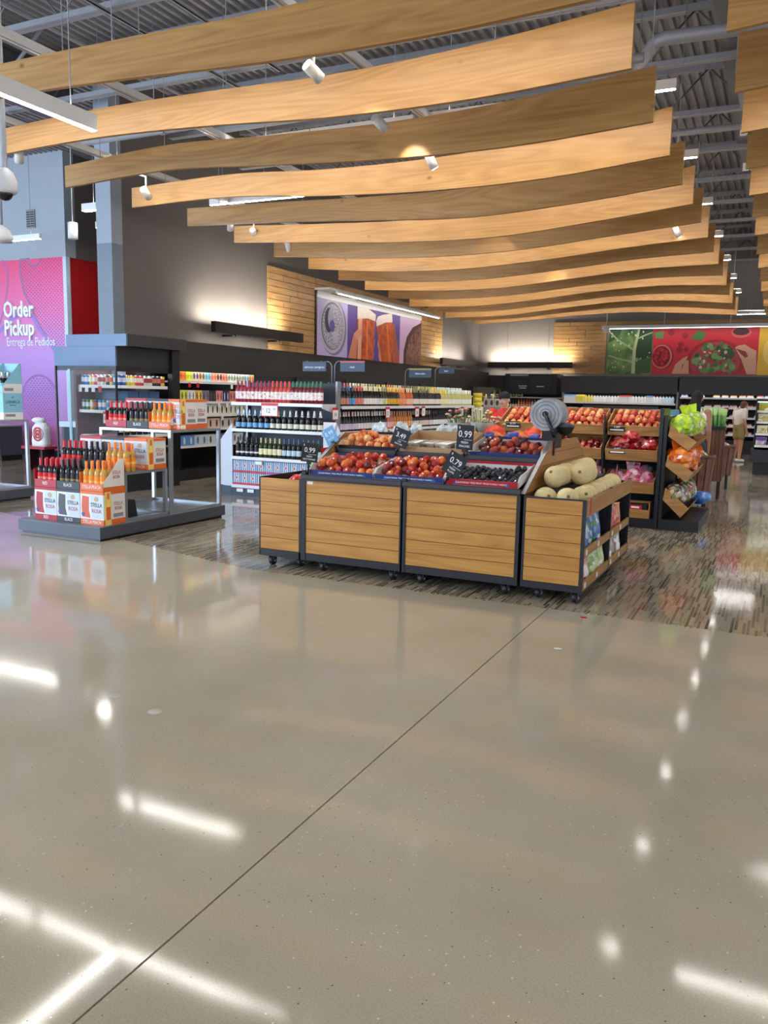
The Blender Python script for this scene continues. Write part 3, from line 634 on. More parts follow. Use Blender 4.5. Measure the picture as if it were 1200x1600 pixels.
t = thing('pickup_mural', 'pink and purple printed wall graphic with strawberry dots behind Order Pickup lettering', 'mural', (0, 0, 0))
MB().box(-24, -14.66, 13.872, 13.9, .16, 4.5).build('print_panel', pink_material(), t)
YP = 13.872
def pk(poly, z, c, nm): return flat(poly, '-y', YP-z, .001, art(c), t, nm)
def strip(pts, wd, z, c, nm):
    a = []; bb = []
    for i, p in enumerate(pts):
        q = Vector(pts[min(i+1, len(pts)-1)])-Vector(pts[max(i-1, 0)]); n = Vector((-q.y, q.x)).normalized()*wd/2
        a.append((p[0]+n.x, p[1]+n.y)); bb.append((p[0]-n.x, p[1]-n.y))
    pk(a+bb[::-1], z, c, nm)
berry = [(-16.04, 4.5), (-15.82, 4.5), (-15.72, 4.37), (-15.59, 4.34), (-15.47, 4.4), (-15.43, 4.5), (-14.68, 4.5), (-14.68, 2.2), (-14.9, 2.3), (-15.12, 2.55), (-15.31, 2.74), (-15.59, 3.1), (-15.77, 3.47), (-15.97, 3.75), (-16.06, 4.12), (-16.09, 4.35)]
def inside(p, poly):
    c = False; n = len(poly)
    for i in range(n):
        (x1, y1), (x2, y2) = poly[i], poly[(i+1) % n]
        if (y1 > p[1]) != (y2 > p[1]) and p[0] < (x2-x1)*(p[1]-y1)/(y2-y1)+x1: c = not c
    return c
b = MB()
for i in range(60):
    for j in range(16):
        x = -16.1+j*.105+(i % 2)*.05; z = 2.2+i*.042*1.0
        if inside((x, z), berry):
            b.prism(ell(x, z, .022, .016, 6), 1, YP-.003, YP-.001)
for i in range(22):
    for j in range(12):
        x = -16.3+j*.105+(i % 2)*.05; z = .8+i*.05
        if (x+15.6)**2/.3+(z-1.3)**2/.3 < 1: b.prism(ell(x, z, .022, .016, 6), 1, YP-.003, YP-.001)
tag(b.build('print_dots', art((140, 84, 140)), t), kind='stuff')
strip(berry[7:][::1]+berry[:6], .06, .001, (168, 112, 158), 'print_outline')
strip([(-16.66, 4.5), (-16.55, 4.44), (-16.48, 4.3), (-16.48, 4.11), (-16.52, 3.83), (-16.64, 3.45), (-16.83, 3.05)], .05, .001, (176, 110, 160), 'print_outline')
strip([(-16.95, 2.8), (-16.57, 3.09), (-16.25, 3.24), (-15.98, 3.27), (-15.72, 3.21), (-15.52, 2.92), (-15.19, 2.58), (-14.9, 2.2)], .09, .002, (150, 128, 204), 'print_outline')
strip(ell(-15.6, 1.3, .58, .58, 24, -100, 200), .05, .001, (150, 104, 170), 'print_outline')
t2 = thing('pickup_sign', 'raised white Order Pickup letters with Entrega de Pedidos on pink wall', 'sign', (0, 0, 0))
LET = mat((236, 242, 248), .4, var=0)
for txt, x, z, s in (('Order', -16.62, 3.37, .5), ('Pickup', -16.62, 2.95, .5)):
    text(txt, (x, YP-.03, z), s, LET, '-y', t2, .05, 'LEFT', .74, bold=.012)
text('Entrega de Pedidos', (-16.6, YP-.01, 2.64), .28, LET, '-y', t2, .01, 'LEFT', .72)
v = thing('wall_vent', 'small square grille high on the pale wall', 'vent', (-15.68, 13.9, 5.38))
MB().box(-.13, .13, -.03, 0, -.2, .2).build('frame', GREY, v)
for i in range(7): MB().box(-.11, .11, -.04, -.03, -.17+i*.05, -.15+i*.05).build('louvre', CHAR, v)
# ================================================================== BOTTLES
GDARK = mat((22, 18, 20), .12, var=.02, name='dark_bottle_glass'); GGREEN = mat((52, 62, 30), .12, name='green_bottle_glass'); GAMBER = mat((196, 150, 70), .12, name='peach_wine_glass')
GROSE = mat((150, 44, 58), .12, name='rose_wine_glass'); GPALE = mat((200, 190, 120), .12, name='white_wine_glass'); GCLEAR = mat((196, 206, 206), .12)
WB = [(0, 0), (.034, 0), (.0375, .006), (.0375, .17), (.036, .19), (.026, .212), (.0155, .226), (.0135, .24), (.0135, .296), (.0125, .30), (0, .30)]
CB = [(0, 0), (.038, 0), (.043, .008), (.043, .14), (.041, .165), (.03, .205), (.019, .24), (.016, .275), (.0165, .30), (.0, .303)]
def bottle(name, gl, foil, lab, champ=False, lz=(.05, .135), s=1.0, dot=None):
    """a bottle: glass body that carries its foil capsule and paper label"""
    pr = CB if champ else WB
    o = MB().lathe([(r*s, z*s) for r, z in pr], seg=14).build(name, gl)
    fz = (.205, .305) if champ else (.226, .302)
    fr = [(.0305, .205), (.0198, .24), (.0168, .275), (.0175, .301), (0, .305)] if champ else [(.0165, .226), (.0147, .24), (.0147, .299), (.013, .303), (0, .303)]
    MB().lathe([(r*s, z*s) for r, z in fr], seg=12).build('foil', foil, o)
    R0 = (.0434 if champ else .0379)*s
    MB().lathe([(R0, lz[0]*s), (R0, lz[1]*s)], seg=14).build('paper_label', lab, o)
    if dot: MB().lathe([(R0+.0004, (lz[0]+.03)*s), (R0+.0004, (lz[0]+.055)*s)], seg=14).build('label_emblem', dot, o)
    return o
def bottle_mesh(gl, foil, lab, champ=False, lz=(.05, .135), h=1.0):
    """small far bottle as one mesh"""
    if champ: pr = [(0, 0), (.04, 0), (.043, lz[0]), (.0432, lz[1]), (.042, .16), (.02, .232), (.0165, .27), (.017, .303), (0, .304)]; ms = [0, 0, 2, 0, 0, 1, 1, 1]
    else: pr = [(0, 0), (.036, 0), (.0375, lz[0]), (.0377, lz[1]), (.0375, .178), (.0145, .226), (.014, .30), (0, .301)]; ms = [0, 0, 2, 0, 0, 1, 1]
    return MB().lathe([(r*h, z*h) for r, z in pr], seg=9, ms=ms).mesh('wine_bottle', [gl, foil, lab])
FRED = mat((206, 34, 46), .35); FBLK = mat((24, 22, 24), .35); FORG = mat((240, 128, 32), .35); LRED = mat((214, 30, 44), .5, var=.1, scale=40); LBLK = mat((34, 30, 32), .5); LORG = mat((246, 146, 34), .5, var=.1, scale=40)
CARW = mat((228, 226, 222), .55, var=.02); CARR = mat((178, 32, 48), .5); CARB = mat((30, 28, 30), .5); CARO = mat((226, 108, 44), .5)
KINDS = {'red': (GDARK, FRED, LRED, CARR, 'RED', (176, 36, 52)), 'black': (GDARK, FBLK, LBLK, CARB, 'BLACK', (50, 46, 50)), 'peach': (GAMBER, FORG, LORG, CARO, 'STELLA PEACH', (214, 92, 60))}
def carton(kind, x0, x1, y0, y1, z0, h, label, side=True, group=None, closed=True):
    """printed wine carton; closed=False gives a cut-down tray with a slanting right side"""
    g, f, l, cm, word, prn = KINDS[kind]; w_, d_ = x1-x0, y1-y0
    t = thing('wine_case' if closed else 'open_wine_case', label, 'case', (x0, y0, z0), 0, group)
    GOLD = mat((196, 160, 130), .5); P = mat(prn, .45)
    if closed:
        MB().box(.002, w_-.002, 0, d_, 0, h).build('carton', CARW, t)
        bt = .06
        MB().box(.0, w_, -.002, d_+.002, 0, bt).build('bottom_band', cm, t); MB().box(.0, w_, -.002, d_+.002, h-.03, h+.001).build('top_band', cm, t)
        text(word, (w_/2, -.004, bt/2), .05, INK, '-y', t, .001, squeeze=.8)
        flat([(w_*.08, .08), (w_*.42, .075), (w_*.36, .16), (w_*.38, h-.06), (w_*.1, h-.05), (w_*.06, .2)], '-y', 0, .002, P, t, 'bottle_print')
        flat([(w_*.5, .07), (w_*.98, .07), (w_*.98, h-.04), (w_*.42, h-.04)], '-y', 0, .001, mat((200, 212, 226), .5, var=.02), t, 'front_panel')
        flat(ell(w_*.7, h*.78, .03, .026), '-y', 0, .003, GOLD, t, 'crown_print'); flat(ell(w_*.12, .11, .022, .022), '-y', 0, .004, mat((96, 82, 150), .5), t, 'seal_print')
        text('STELLA', (w_*.7, -.003, h*.6), .06, DARKINK, '-y', t, .001, squeeze=.85); text('ROSA', (w_*.7, -.003, h*.42), .06, mat((196, 80, 90), .5, var=0), '-y', t, .001, squeeze=.9)
    else:
        b = MB(); b.box(0, w_, 0, .004, 0, .085).box(0, .004, 0, d_, 0, .2).box(0, w_, d_-.004, d_, 0, .3).box(0, w_, 0, d_, 0, .003); b.build('tray', cm, t)
        text(word, (w_/2, -.002, .045), .05, INK, '-y', t, .001, squeeze=.8)
        if side:
            MB().prism([(0, 0), (d_, 0), (d_, .34), (d_*.78, .34), (0, .085)], 0, w_-.004, w_).build('slant_side', CARW, t)
            MB().prism([(0, 0), (d_, 0), (d_, .05), (0, .05)], 0, w_, w_+.002).build('side_band', CARO, t)
            text('STELLA', (w_+.003, d_*.62, .2), .05, mat((196, 120, 90), .5, var=0), '+x', t, .001, squeeze=.8); text('ROSA', (w_+.003, d_*.62, .15), .05, mat((196, 80, 90), .5, var=0), '+x', t, .001, squeeze=.8)
    if side and closed:
        e = .002
        def sd(poly, c, nm, q=0): flat(poly, '+x', w_-.002+q, .003, c, t, nm)
        sd([(.02, 0), (.11, 0), (.11, h), (.02, h)], mat((240, 206, 120), .5), 'side_stripe'); sd([(.04, .06), (.1, .06), (.1, h*.55), (.04, h*.55)], CARO, 'side_bottle_body', .001); sd([(.045, h*.55), (.095, h*.55), (.08, h*.78), (.06, h*.78)], mat((250, 226, 110), .5), 'side_bottle_shoulder', .001); sd([(.055, h*.78), (.085, h*.78), (.085, h*.96), (.055, h*.96)], CARO, 'side_bottle_cap', .001)
        text('STELLA', (w_+.003, d_*.67, h*.62), .055, mat((190, 120, 90), .5, var=0), '+x', t, .001, squeeze=.8); text('ROSA', (w_+.003, d_*.67, h*.48), .055, mat((196, 80, 90), .5, var=0), '+x', t, .001, squeeze=.8)
        flat([(d_*.45, .08), (d_*.9, .08), (d_*.9, .12), (d_*.45, .12)], '+x', w_, .002, GREY, t, 'barcode')
    return t
SB = {}
def stella(kind, x, y, z, label, group):
    if kind not in SB:
        g, f, l, *_ = KINDS[kind]; o = bottle('wine_bottle', g, f, l, lz=(.05, .15), s=1.02, dot=mat({'red': (236, 140, 120), 'black': (150, 124, 70), 'peach': (250, 190, 100)}[kind], .5)); SB[kind] = o
        tag(o, label, 'bottle', group); o.location = (x, y, z); return o
    c = copy_tree(SB[kind], (x, y, z), (0, 0, random.uniform(0, 6)), label); c['group'] = group; return c
# ---- near platform with two steel racks
def steel_rack(label, x0, x1, y0, y1, zb, zt, n):
    t = thing('steel_rack', label, 'rack', (x0, y0, zb)); W, D, H = x1-x0, y1-y0, zt-zb
    for (x, y) in ((0, 0), (W-.04, 0), (0, D-.04), (W-.04, D-.04)): MB().box(x, x+.04, y, y+.04, 0, H-.03).build('leg', STEEL, t)
    MB().box(0, W, 0, D, H-.03, H).build('top_plate', STEEL, t)
    for y in (0, D-.03): MB().box(.04, W-.04, y, y+.03, 0, .03).build('floor_rail', STEEL, t)
    for x in (0, W-.03): MB().box(x, x+.03, .04, D-.04, 0, .03).build('floor_rail', STEEL, t)
    return t
PLAT = mat((74, 78, 88), .45, var=.05)
def platform(label, x0, x1, y0, y1):
    t = thing('display_platform', label, 'platform', (x0, y0, 0)); W, D = x1-x0, y1-y0
    MB().box(.03, W-.03, .03, D-.03, 0, .03).build('plinth', BLACK, t); MB().box(0, W, 0, D, .03, .15).build('side_frame', PLAT, t); MB().box(.0, W, .0, D, .15, .155).build('deck', mat((104, 106, 112), .4, var=.05), t)
    return t
platform('low dark grey display platform under the wine cases, nearest the camera', -7.56, -6.35, 6.36, 8.52)
steel_rack('low steel rack in the middle of the wine platform', -7.42, -6.42, 6.81, 7.51, .155, .70, 0)
steel_rack('tall steel rack at the back of the wine platform', -7.48, -6.38, 7.53, 8.48, .155, 1.14, 1)
WX = [(-7.40, -7.07), (-7.065, -6.725), (-6.72, -6.39)]
for i, k in enumerate(('red', 'black', 'peach')):
    a, c = WX[i]; cw = {'red': 'red', 'black': 'black', 'peach': 'orange'}[k]
    carton(k, a, c, 6.46, 6.78, .156, .36, 'closed white wine case with %s band on the platform floor' % cw, side=(i == 2))
    carton(k, a, c, 6.46, 6.78, .517, .36, 'cut-open %s wine case on top of a closed case, lowest tier' % cw, side=(i == 2), closed=False)
    for r in range(3):
        for q in range(4):
            stella(k, a+.045+q*.08, 6.52+r*.085, .522, '%s wine bottle in the open %s case, lowest tier' % ({'red': 'red-capped dark', 'black': 'black-capped dark', 'peach': 'orange-capped golden'}[k], cw), '%s bottles on the lowest tier' % cw)
    # middle tier
    carton(k, a-.02, c-.02, 7.16, 7.48, .702, .35, 'closed wine case with %s band behind the middle tier bottles' % cw, side=(i == 2))
    for r in range(2):
        for q in range(4): stella(k, a+.03+q*.082, 6.875+r*.09, .702, '%s wine bottle standing loose on the low steel rack' % ({'red': 'red-capped dark', 'black': 'black-capped dark', 'peach': 'orange-capped golden'}[k]), '%s bottles on the middle tier' % cw)
    # top tier
    a2, c2 = a-.085, c-.085
    carton(k, a2, c2, 7.64, 7.97, 1.142, .36, 'cut-open %s wine case on the tall steel rack' % cw, side=(i == 2), closed=False)
    for r in range(2):
        for q in range(4): stella(k, a2+.045+q*.08, 7.70+r*.085, 1.147, '%s wine bottle in the open %s case, top tier' % ({'red': 'red-capped dark', 'black': 'black-capped dark', 'peach': 'orange-capped golden'}[k], cw), '%s bottles on the top tier' % cw)
    carton(k, a2, c2, 8.0, 8.33, 1.142, .35, 'closed wine case with %s band at the back of the tall rack' % cw, side=(i == 2))
carton('peach', -6.47, -6.385, 7.7, 8.02, 1.142, .35, 'narrow white and orange wine case at the right end of the tall rack')
t = thing('box_stand', 'small dark wedge shaped stand on the platform behind the cases', 'stand', (-6.95, 6.9, .156))
MB().prism([(0, 0), (.3, 0), (.26, .2), (.05, .2)], 0, 0, .35).build('wedge', CHAR, t)
# ---- second platform at the left edge
platform('low dark grey display platform at the left edge of the picture', -11.1, -9.76, 6.4, 8.5)
steel_rack('tall steel rack carrying pale blue wine cases at the left edge', -11.05, -9.78, 7.5, 8.48, .155, 1.14, 2)
LB = mat((136, 196, 214), .5, var=.03)
def lamarca(x0, x1, y0, y1, z0, h, label, cut):
    t = thing('open_wine_case' if cut else 'wine_case', label, 'case', (x0, y0, z0)); w_, d_ = x1-x0, y1-y0
    if not cut:
        MB().box(0, w_, 0, d_, 0, h).build('carton', LB, t); MB().box(-.001, w_+.001, -.001, d_+.001, 0, .1).build('base_band', mat((226, 226, 224), .5), t)
        text('LAMARCA', (w_+.002, d_/2, h*.66), .062, mat((36, 60, 80), .5, var=0), '+x', t, .001, squeeze=.85); text('PROSECCO', (w_+.002, d_/2, h*.54), .022, mat((36, 60, 80), .5, var=0), '+x', t, .001)
        flat(ell(d_/2, h*.84, .022, .014), '+x', w_, .002, mat((120, 150, 160), .5), t, 'crest_print'); flat([(.03, .04), (.2, .04), (.2, .075), (.03, .075)], '+x', w_+.001, .002, GREY, t, 'barcode')
    else:
        MB().box(0, w_, 0, .004, 0, .1).box(0, w_, d_-.004, d_, 0, h).box(0, .004, 0, d_, 0, .3).box(0, w_, 0, d_, 0, .003).build('tray', LB, t)
        MB().prism([(0, 0), (d_, 0), (d_, h), (d_*.9, h), (0, .1)], 0, w_-.004, w_).build('slant_side', LB, t); MB().prism([(0, 0), (d_, 0), (d_, .13), (.05, .13), (0, .1)], 0, w_, w_+.002).build('base_band', mat((226, 226, 224), .5), t)
        flat([(.03, .03), (.18, .03), (.18, .07), (.03, .07)], '+x', w_+.002, .002, GREY, t, 'barcode')
SIL = mat((196, 198, 196), .25, .7); LMB = mat((126, 190, 214), .5); pros = None
for j, x0 in enumerate((-10.23, -10.58)):
    pos = ('right', 'left')[j]
    lamarca(x0, x0+.33, 8.16, 8.49, 1.142, .37, 'closed pale blue prosecco case on the left rack, %s of two' % pos, False); lamarca(x0, x0+.33, 8.16, 8.49, 1.514, .42, 'cut-open pale blue prosecco case on the left rack, %s of two' % pos, True)
    for r in range(3 if j == 0 else 1):
        for q in range(3):
            if pros is None: pros = tag(bottle('wine_bottle', GDARK, SIL, LMB, True), 'silver-foiled sparkling wine bottle in a pale blue case', 'bottle', 'sparkling wine bottles at the left edge'); o = pros
            else: o = copy_tree(pros)
            o.location = (x0+.06+q*.1, 8.22+r*.1, 1.52)
# ---- counters, bag and bench before the pickup wall
t = thing('pickup_counter', 'dark grey counter block at the far left before the pink wall', 'counter', (-17.5, 12.4, 0))
MB().box(0, 2.3, 0, .6, .12, .74).build('body', mat((70, 70, 82), .5), t); MB().box(0, 2.3, .03, .57, 0, .12).build('kick', BLACK, t); MB().box(-.02, 2.32, -.02, .62, .74, .77).build('worktop', mat((150, 150, 152), .4), t)
t = thing('pickup_table', 'pale blue topped table behind the glass end of the drinks cooler', 'table', (-12.62, 11.65, 0))
MB().box(0, 1.9, 0, .7, .86, .96).build('worktop', mat((196, 214, 228), .35), t)
for x in (.02, 1.82): MB().box(x, x+.06, .05, .65, 0, .86).build('leg_panel', mat((58, 66, 82), .45), t)
MB().box(.08, 1.82, .3, .34, .15, .86).build('modesty_panel', mat((104, 128, 156), .4), t)
t = thing('red_bench', 'small red bench before the pink wall', 'bench', (-13.32, 11.35, 0))
MB().box(0, .62, 0, .4, .42, .47).build('seat', mat((176, 40, 60), .45), t)
for x in (.03, .46): MB().box(x, x+.05, .05, .35, 0, .42).build('leg', mat((60, 24, 34), .45), t)
def sack(w_, d_, h, seed=1, n=10):
    b = MB(); pr = []
    for i in range(n):
        f = i/(n-1); s = 1-.12*f if f < .8 else (1-.12*f)*(1-(f-.8)*2.2); pr.append((s, f*h))
    seg = 16; vs = []
    for (s, z) in pr:
        for k in range(seg):
            a = 2*math.pi*k/seg; ca, sa = math.cos(a), math.sin(a); q = (abs(ca)**4+abs(sa)**4)**-.25*.9
            j = 1+.06*noise.noise(Vector((ca*2+seed*9, sa*2, z*8)))
            vs.append((w_/2*s*ca*q*j, d_/2*s*sa*q*j, z))
    fs = [(i*seg+k, i*seg+(k+1) % seg, (i+1)*seg+(k+1) % seg, (i+1)*seg+k) for i in range(n-1) for k in range(seg)]+[list(range(seg))[::-1], [(n-1)*seg+k for k in range(seg)]]
    return b.add(vs, fs, 0, True)
t = thing('shopping_bag', 'crumpled white shopping bag with red rings on the red bench', 'bag', (-12.95, 11.52, .47))
sack(.42, .26, .46, 3).build('bag_body', mat((232, 228, 228), .5), t)
MB().ball((-.06, 0, .5), (.16, .1, .06), 10, 6).build('bag_knot', mat((232, 228, 228), .5), t)
for r0, r1 in ((.12, .095), (.075, .05), (.028, 0)):
    poly = ell(.03, .24, r0, r0*1.15, 20); b = MB(); n = 20
    vs = [(p[0], -.128, p[1]) for p in poly]+[(.03+r1*math.cos(6.2832*i/n), -.130, .24+1.15*r1*math.sin(6.2832*i/n)) for i in range(n)]
    b.add(vs, [(i, (i+1) % n, n+(i+1) % n, n+i) for i in range(n)]).build('ring_print', RED, t)
# ================================================================== FRONT PRODUCE ISLAND
FY = 6.33
def fruit_mesh(name, r, m, dent=.25, seg=12, rings=9, squash=.95, cleft=False):
    b = MB(); vs = []; fs = []
    for i in range(rings+1):
        t = -math.pi/2+math.pi*i/rings
        for k in range(seg):
            a = 2*math.pi*k/seg; rr = r*math.cos(t); z = r*squash*math.sin(t)
            if t > 0: z -= r*dent*math.exp(-(math.cos(t)/.35)**2)
            if t < 0: z += r*dent*.5*math.exp(-(math.cos(t)/.3)**2)
            if cleft and abs(a-math.pi) < .4: rr *= .94
            vs.append((rr*math.cos(a), rr*math.sin(a), z))
    for i in range(rings):
        for k in range(seg): fs.append((i*seg+k, i*seg+(k+1) % seg, (i+1)*seg+(k+1) % seg, (i+1)*seg+k))
    return b.add(vs, fs, 0, True).mesh(name, m)
PEACHM = mixmat('nectarine_skin', [(96, 14, 22), (160, 26, 26), (196, 52, 30), (226, 120, 52)], 14, .38, rnd=.45)
PEACH2 = mixmat('peach_skin', [(150, 36, 34), (206, 84, 48), (232, 150, 84), (236, 176, 110)], 14, .55, rnd=.45)
PLUMR = mixmat('plumcot_skin', [(58, 16, 26), (108, 24, 30), (160, 46, 34), (196, 90, 50)], 14, .42, rnd=.45)
PLUMK = mixmat('black_plum_skin', [(16, 16, 22), (34, 34, 44), (58, 60, 70)], 16, .35, rnd=.3)
APPLEM = mixmat('apple_skin', [(172, 30, 34), (206, 62, 46), (226, 120, 70), (238, 190, 116)], 12, .28, rnd=.6, coat=.3)
APPLER = mixmat('red_apple_skin', [(110, 10, 22), (160, 20, 32), (200, 60, 52), (224, 130, 90)], 10, .22, rnd=.4, coat=.4)
STICK = mat((240, 236, 228), .5)
F_NECT = fruit_mesh('nectarine', .037, PEACHM, cleft=True); F_PEACH = fruit_mesh('peach', .038, PEACH2, cleft=True); F_PLUMC = fruit_mesh('plumcot', .036, PLUMR); F_PLUM = fruit_mesh('black_plum', .023, PLUMK, .1, 9, 6, 1.15)
F_APPLE = fruit_mesh('apple', .04, APPLEM, .35, squash=.92); F_APPLER = fruit_mesh('red_apple', .04, APPLER, .35, squash=.95)
STK = MB().lathe([(0, .0006), (.008, .0003), (.0085, 0)], seg=9).mesh('fruit_sticker', STICK)
def pile(mesh, name, label, cat, group, origin, tilt, W, D, r, base, dens=.75, second=.4, sticker=.3, jit=.25):
    """fruit heaped in a tilted tray; origin is the tray's front left inner corner"""
    sp = 2*r*1.02; nu, nv = int(W/sp), int(D/sp); q = Matrix.Rotation(tilt, 4, 'X'); out = []
    for lay in range(2):
        for j in range(nv-lay):
            for i in range(nu-lay):
                if random.random() > (dens if lay == 0 else second): continue
                u = (i+.5+.5*lay)*W/nu+random.uniform(-jit, jit)*r*.3; v = (j+.5+.5*lay)*D/nv+random.uniform(-jit, jit)*r*.3
                p = q @ Vector((u, v, base+r+lay*r*1.45+random.uniform(0, .004)))+Vector(origin)
                o = put(name, mesh, None, p, (random.uniform(-1.2, 1.2), random.uniform(-1.2, 1.2), random.uniform(0, 6.3))); tag(o, label, cat, group)
                if random.random() < sticker:
                    d = Vector((random.uniform(-.6, .6), -1, random.uniform(.3, 1.4))).normalized()
                    e = o.rotation_euler.to_matrix().inverted() @ d; put('sticker', STK, o, e*(r*.985), e.to_track_quat('Z', 'Y').to_euler())
                out.append(o)
    return out
def caster(parent, x, y):
    c = MB().box(x-.03, x+.03, y-.03, y+.03, .088, .096).box(x-.028, x-.022, y-.02, y+.035, .04, .09).box(x+.022, x+.028, y-.02, y+.035, .04, .09).build('caster', mat((44, 44, 48), .4), parent)
    MB().tube([(x-.017, y+.01, .042), (x+.017, y+.01, .042)], .042, 18).build('wheel', mat((24, 24, 26), .5), c)
    MB().tube([(x-.031, y+.01, .042), (x+.031, y+.01, .042)], .012, 10).build('axle', STEEL, c)
def plank_front(t, x0, x1, y, z0, z1, n, m=OAK):
    h = (z1-z0)/n
    for i in range(n): MB().box(x0+.002, x1-.002, -.012, 0, -h/2+.0022, h/2-.0022).build('plank', m, t, (0, y, z0+h*(i+.5)))
def lx(px): return px
# small cart at the left
t = thing('produce_cart', 'short wood-fronted cart on casters at the left end of the island', 'cart', (0, 0, 0))
MB().box(-4.312, -3.868, FY+.002, 7.25, .10, .74).build('body', CHAR, t); plank_front(t, -4.305, -3.885, FY, .155, .822, 6)
MB().box(-4.318, -4.305, FY-.014, 7.25, .09, .826).build('side_panel', NAVY, t); MB().box(-3.885, -3.862, FY-.014, 7.25, .09, .83).build('side_panel', NAVY, t)
MB().box(-4.312, -3.868, FY-.014, FY+.02, .09, .155).build('base_rail', NAVY, t); MB().box(-4.312, -3.868, 7.22, 7.25, .7, .826).build('back_rail', NAVY, t)
for p in ((-4.2, 6.36), (-3.93, 6.42), (-4.2, 7.1), (-3.93, 7.1)): caster(t, *p)
# two main units
def main_unit(label, x0, x1, cs):
    t = thing('produce_stand', label, 'produce stand', (0, 0, 0))
    MB().prism([(FY+.002, .10), (FY+.002, .84), (6.86, .93), (6.9, 1.0), (6.93, 1.02), (7.45, 1.10), (7.72, 1.10), (8.24, 1.0), (8.3, .93), (8.82, .84), (8.82, .10)], 0, x0, x1).build('body', mat((20, 20, 24), .5), t)
    plank_front(t, x0+.03, x1-.025, FY, .155, .825, 6)
    MB().box(x0-.012, x0+.03, FY-.02, FY+.03, .09, .9).build('post', NAVY, t); MB().box(x1-.026, x1+.004, FY-.02, FY+.03, .09, .83).build('post', NAVY, t)
    MB().box(x0, x1, FY-.014, FY+.02, .09, .155).build('base_rail', NAVY, t)
    MB().box(x0-.01, x1, FY-.035, FY+.0, .825, .875).build('top_rail', BLACK, t); MB().box(x0-.01, x1, FY-.042, FY-.035, .842, .872).build('price_channel', mat((58, 58, 62), .3), t)
    MB().box(x0, x1, 6.915, 6.945, 1.035, 1.085).build('upper_rail', BLACK, t); MB().box(x0, x1, 6.908, 6.915, 1.045, 1.082).build('price_channel', mat((62, 62, 66), .3), t)
    for p in cs: caster(t, *p)
    return t
u1 = main_unit('wood-fronted produce stand holding nectarines, left of the two main stands', -3.845, -2.85, ((-3.65, 6.36), (-2.95, 6.36), (-3.65, 8.6), (-2.95, 8.6)))
u2 = main_unit('wood-fronted produce stand holding black plums, right of the two main stands', -2.85, -1.825, ((-2.68, 6.36), (-1.93, 6.36), (-2.68, 8.6), (-1.93, 8.6)))
MB().box(-3.80, -3.74, FY-.0145, FY-.012, .79, .815).build('maker_plate', mat((228, 226, 218), .4), u1)
def divider(parent, x, nm):
    d = MB().box(x-.004, x+.004, 6.4, 8.8, .7, .84).build(nm, mat((120, 84, 46), .5), parent)
    zs = [.84, .935, 1.03, 1.125, 1.225]
    def yf(z): return 6.34+(z-.84)/(1.225-.84)*.77
    def yb(z): return 8.82-(z-.84)/(1.225-.84)*.72
    for i in range(4):
        a, c = zs[i]+.0015, zs[i+1]-.0015
        MB().prism([(yf(a), a), (yb(a), a), (yb(c), c), (yf(c), c)], 0, x-.014, x+.014).build('plank', OAKY, d)
    MB().prism([(6.315, .84), (6.335, .84), (7.11, 1.2255), (7.10, 1.232)], 0, x-.017, x+.017).build('edge_trim', mat((130, 130, 132), .3, .6), d)
    return d
divider(u1, -3.858, 'end_panel')
# fruit boxes
def fruit_box(label, x0, x1, yfr, z0, tilt, D, h, lip, mo, mi, word=None, ml=None):
    t = thing('fruit_box', label, 'box', (x0, yfr, z0)); t.rotation_euler = (tilt, 0, 0); W = x1-x0
    MB().box(0, W, 0, D, 0, .006).build('box_floor', mi, t)
    MB().box(0, W, 0, .007, .0, lip).build('front_lip', mo, t); MB().box(0, W, D-.007, D, 0, h).build('back_side', mi, t); MB().box(0, W, D-.008, D+.001, h-.018, h+.004).build('back_edge', mo, t)
    MB().prism([(0, 0), (D, 0), (D, h), (.06, lip+.035), (0, lip)], 0, 0, .006).build('side', mi, t); MB().prism([(0, 0), (D, 0), (D, h), (.06, lip+.035), (0, lip)], 0, W-.006, W).build('side', mi, t)
    if word: text(word, (W/2, -.002, lip/2), .021, INK, '-y', t, .0008, squeeze=1.0)
    for xx in (.1, W-.09) if word else (): flat([(xx-.018, lip*.25), (xx+.018, lip*.25), (xx, lip*.8)], '-y', 0, .0012, mat((60, 100, 180), .5), t, 'box_emblem')
    return t
BLUEB = mat((34, 52, 112), .5); REDB = mat((176, 28, 46), .5); WHT = mat((224, 218, 214), .55, var=.02); BRN = mat((178, 142, 100), .65, var=.06, scale=5)
CW = 'CALIFORNIA TREE FRUIT FROM FAMILY FARMS'
T1 = R(10); T2 = R(8)
fruit_box('blue-edged white fruit box of nectarines, left in the lower row', -3.79, -3.145, 6.335, .872, T1, .5, .085, .05, BLUEB, WHT, CW)
fruit_box('blue-edged white fruit box of nectarines, centre of the lower row', -3.135, -2.49, 6.335, .872, T1, .5, .085, .05, BLUEB, WHT, CW)
fruit_box('red-edged white fruit box of black plums in the lower row', -2.48, -1.85, 6.335, .872, T1, .5, .085, .055, REDB, WHT, CW)
fruit_box('white fruit box of peaches, left in the upper row', -3.83, -3.2, 6.945, 1.07, T2, .46, .095, .045, BLACK, WHT)
fruit_box('brown cardboard tray of plastic tubs in the upper row', -3.185, -2.52, 6.945, 1.07, T2, .46, .13, .06, BRN, BRN)
fruit_box('blue-edged white fruit box of dark plumcots in the upper row', -2.5, -1.84, 6.945, 1.07, T2, .46, .1, .045, BLUEB, WHT)
pile(F_NECT, 'nectarine', 'red nectarine in the lower left blue-edged box', 'nectarine', 'nectarines in the lower left box', (-3.775, 6.345, .872), T1, .615, .47, .037, .008, .8, .42)
pile(F_NECT, 'nectarine', 'red-orange nectarine in the lower centre blue-edged box', 'nectarine', 'nectarines in the lower centre box', (-3.12, 6.345, .872), T1, .615, .47, .037, .008, .8, .42)
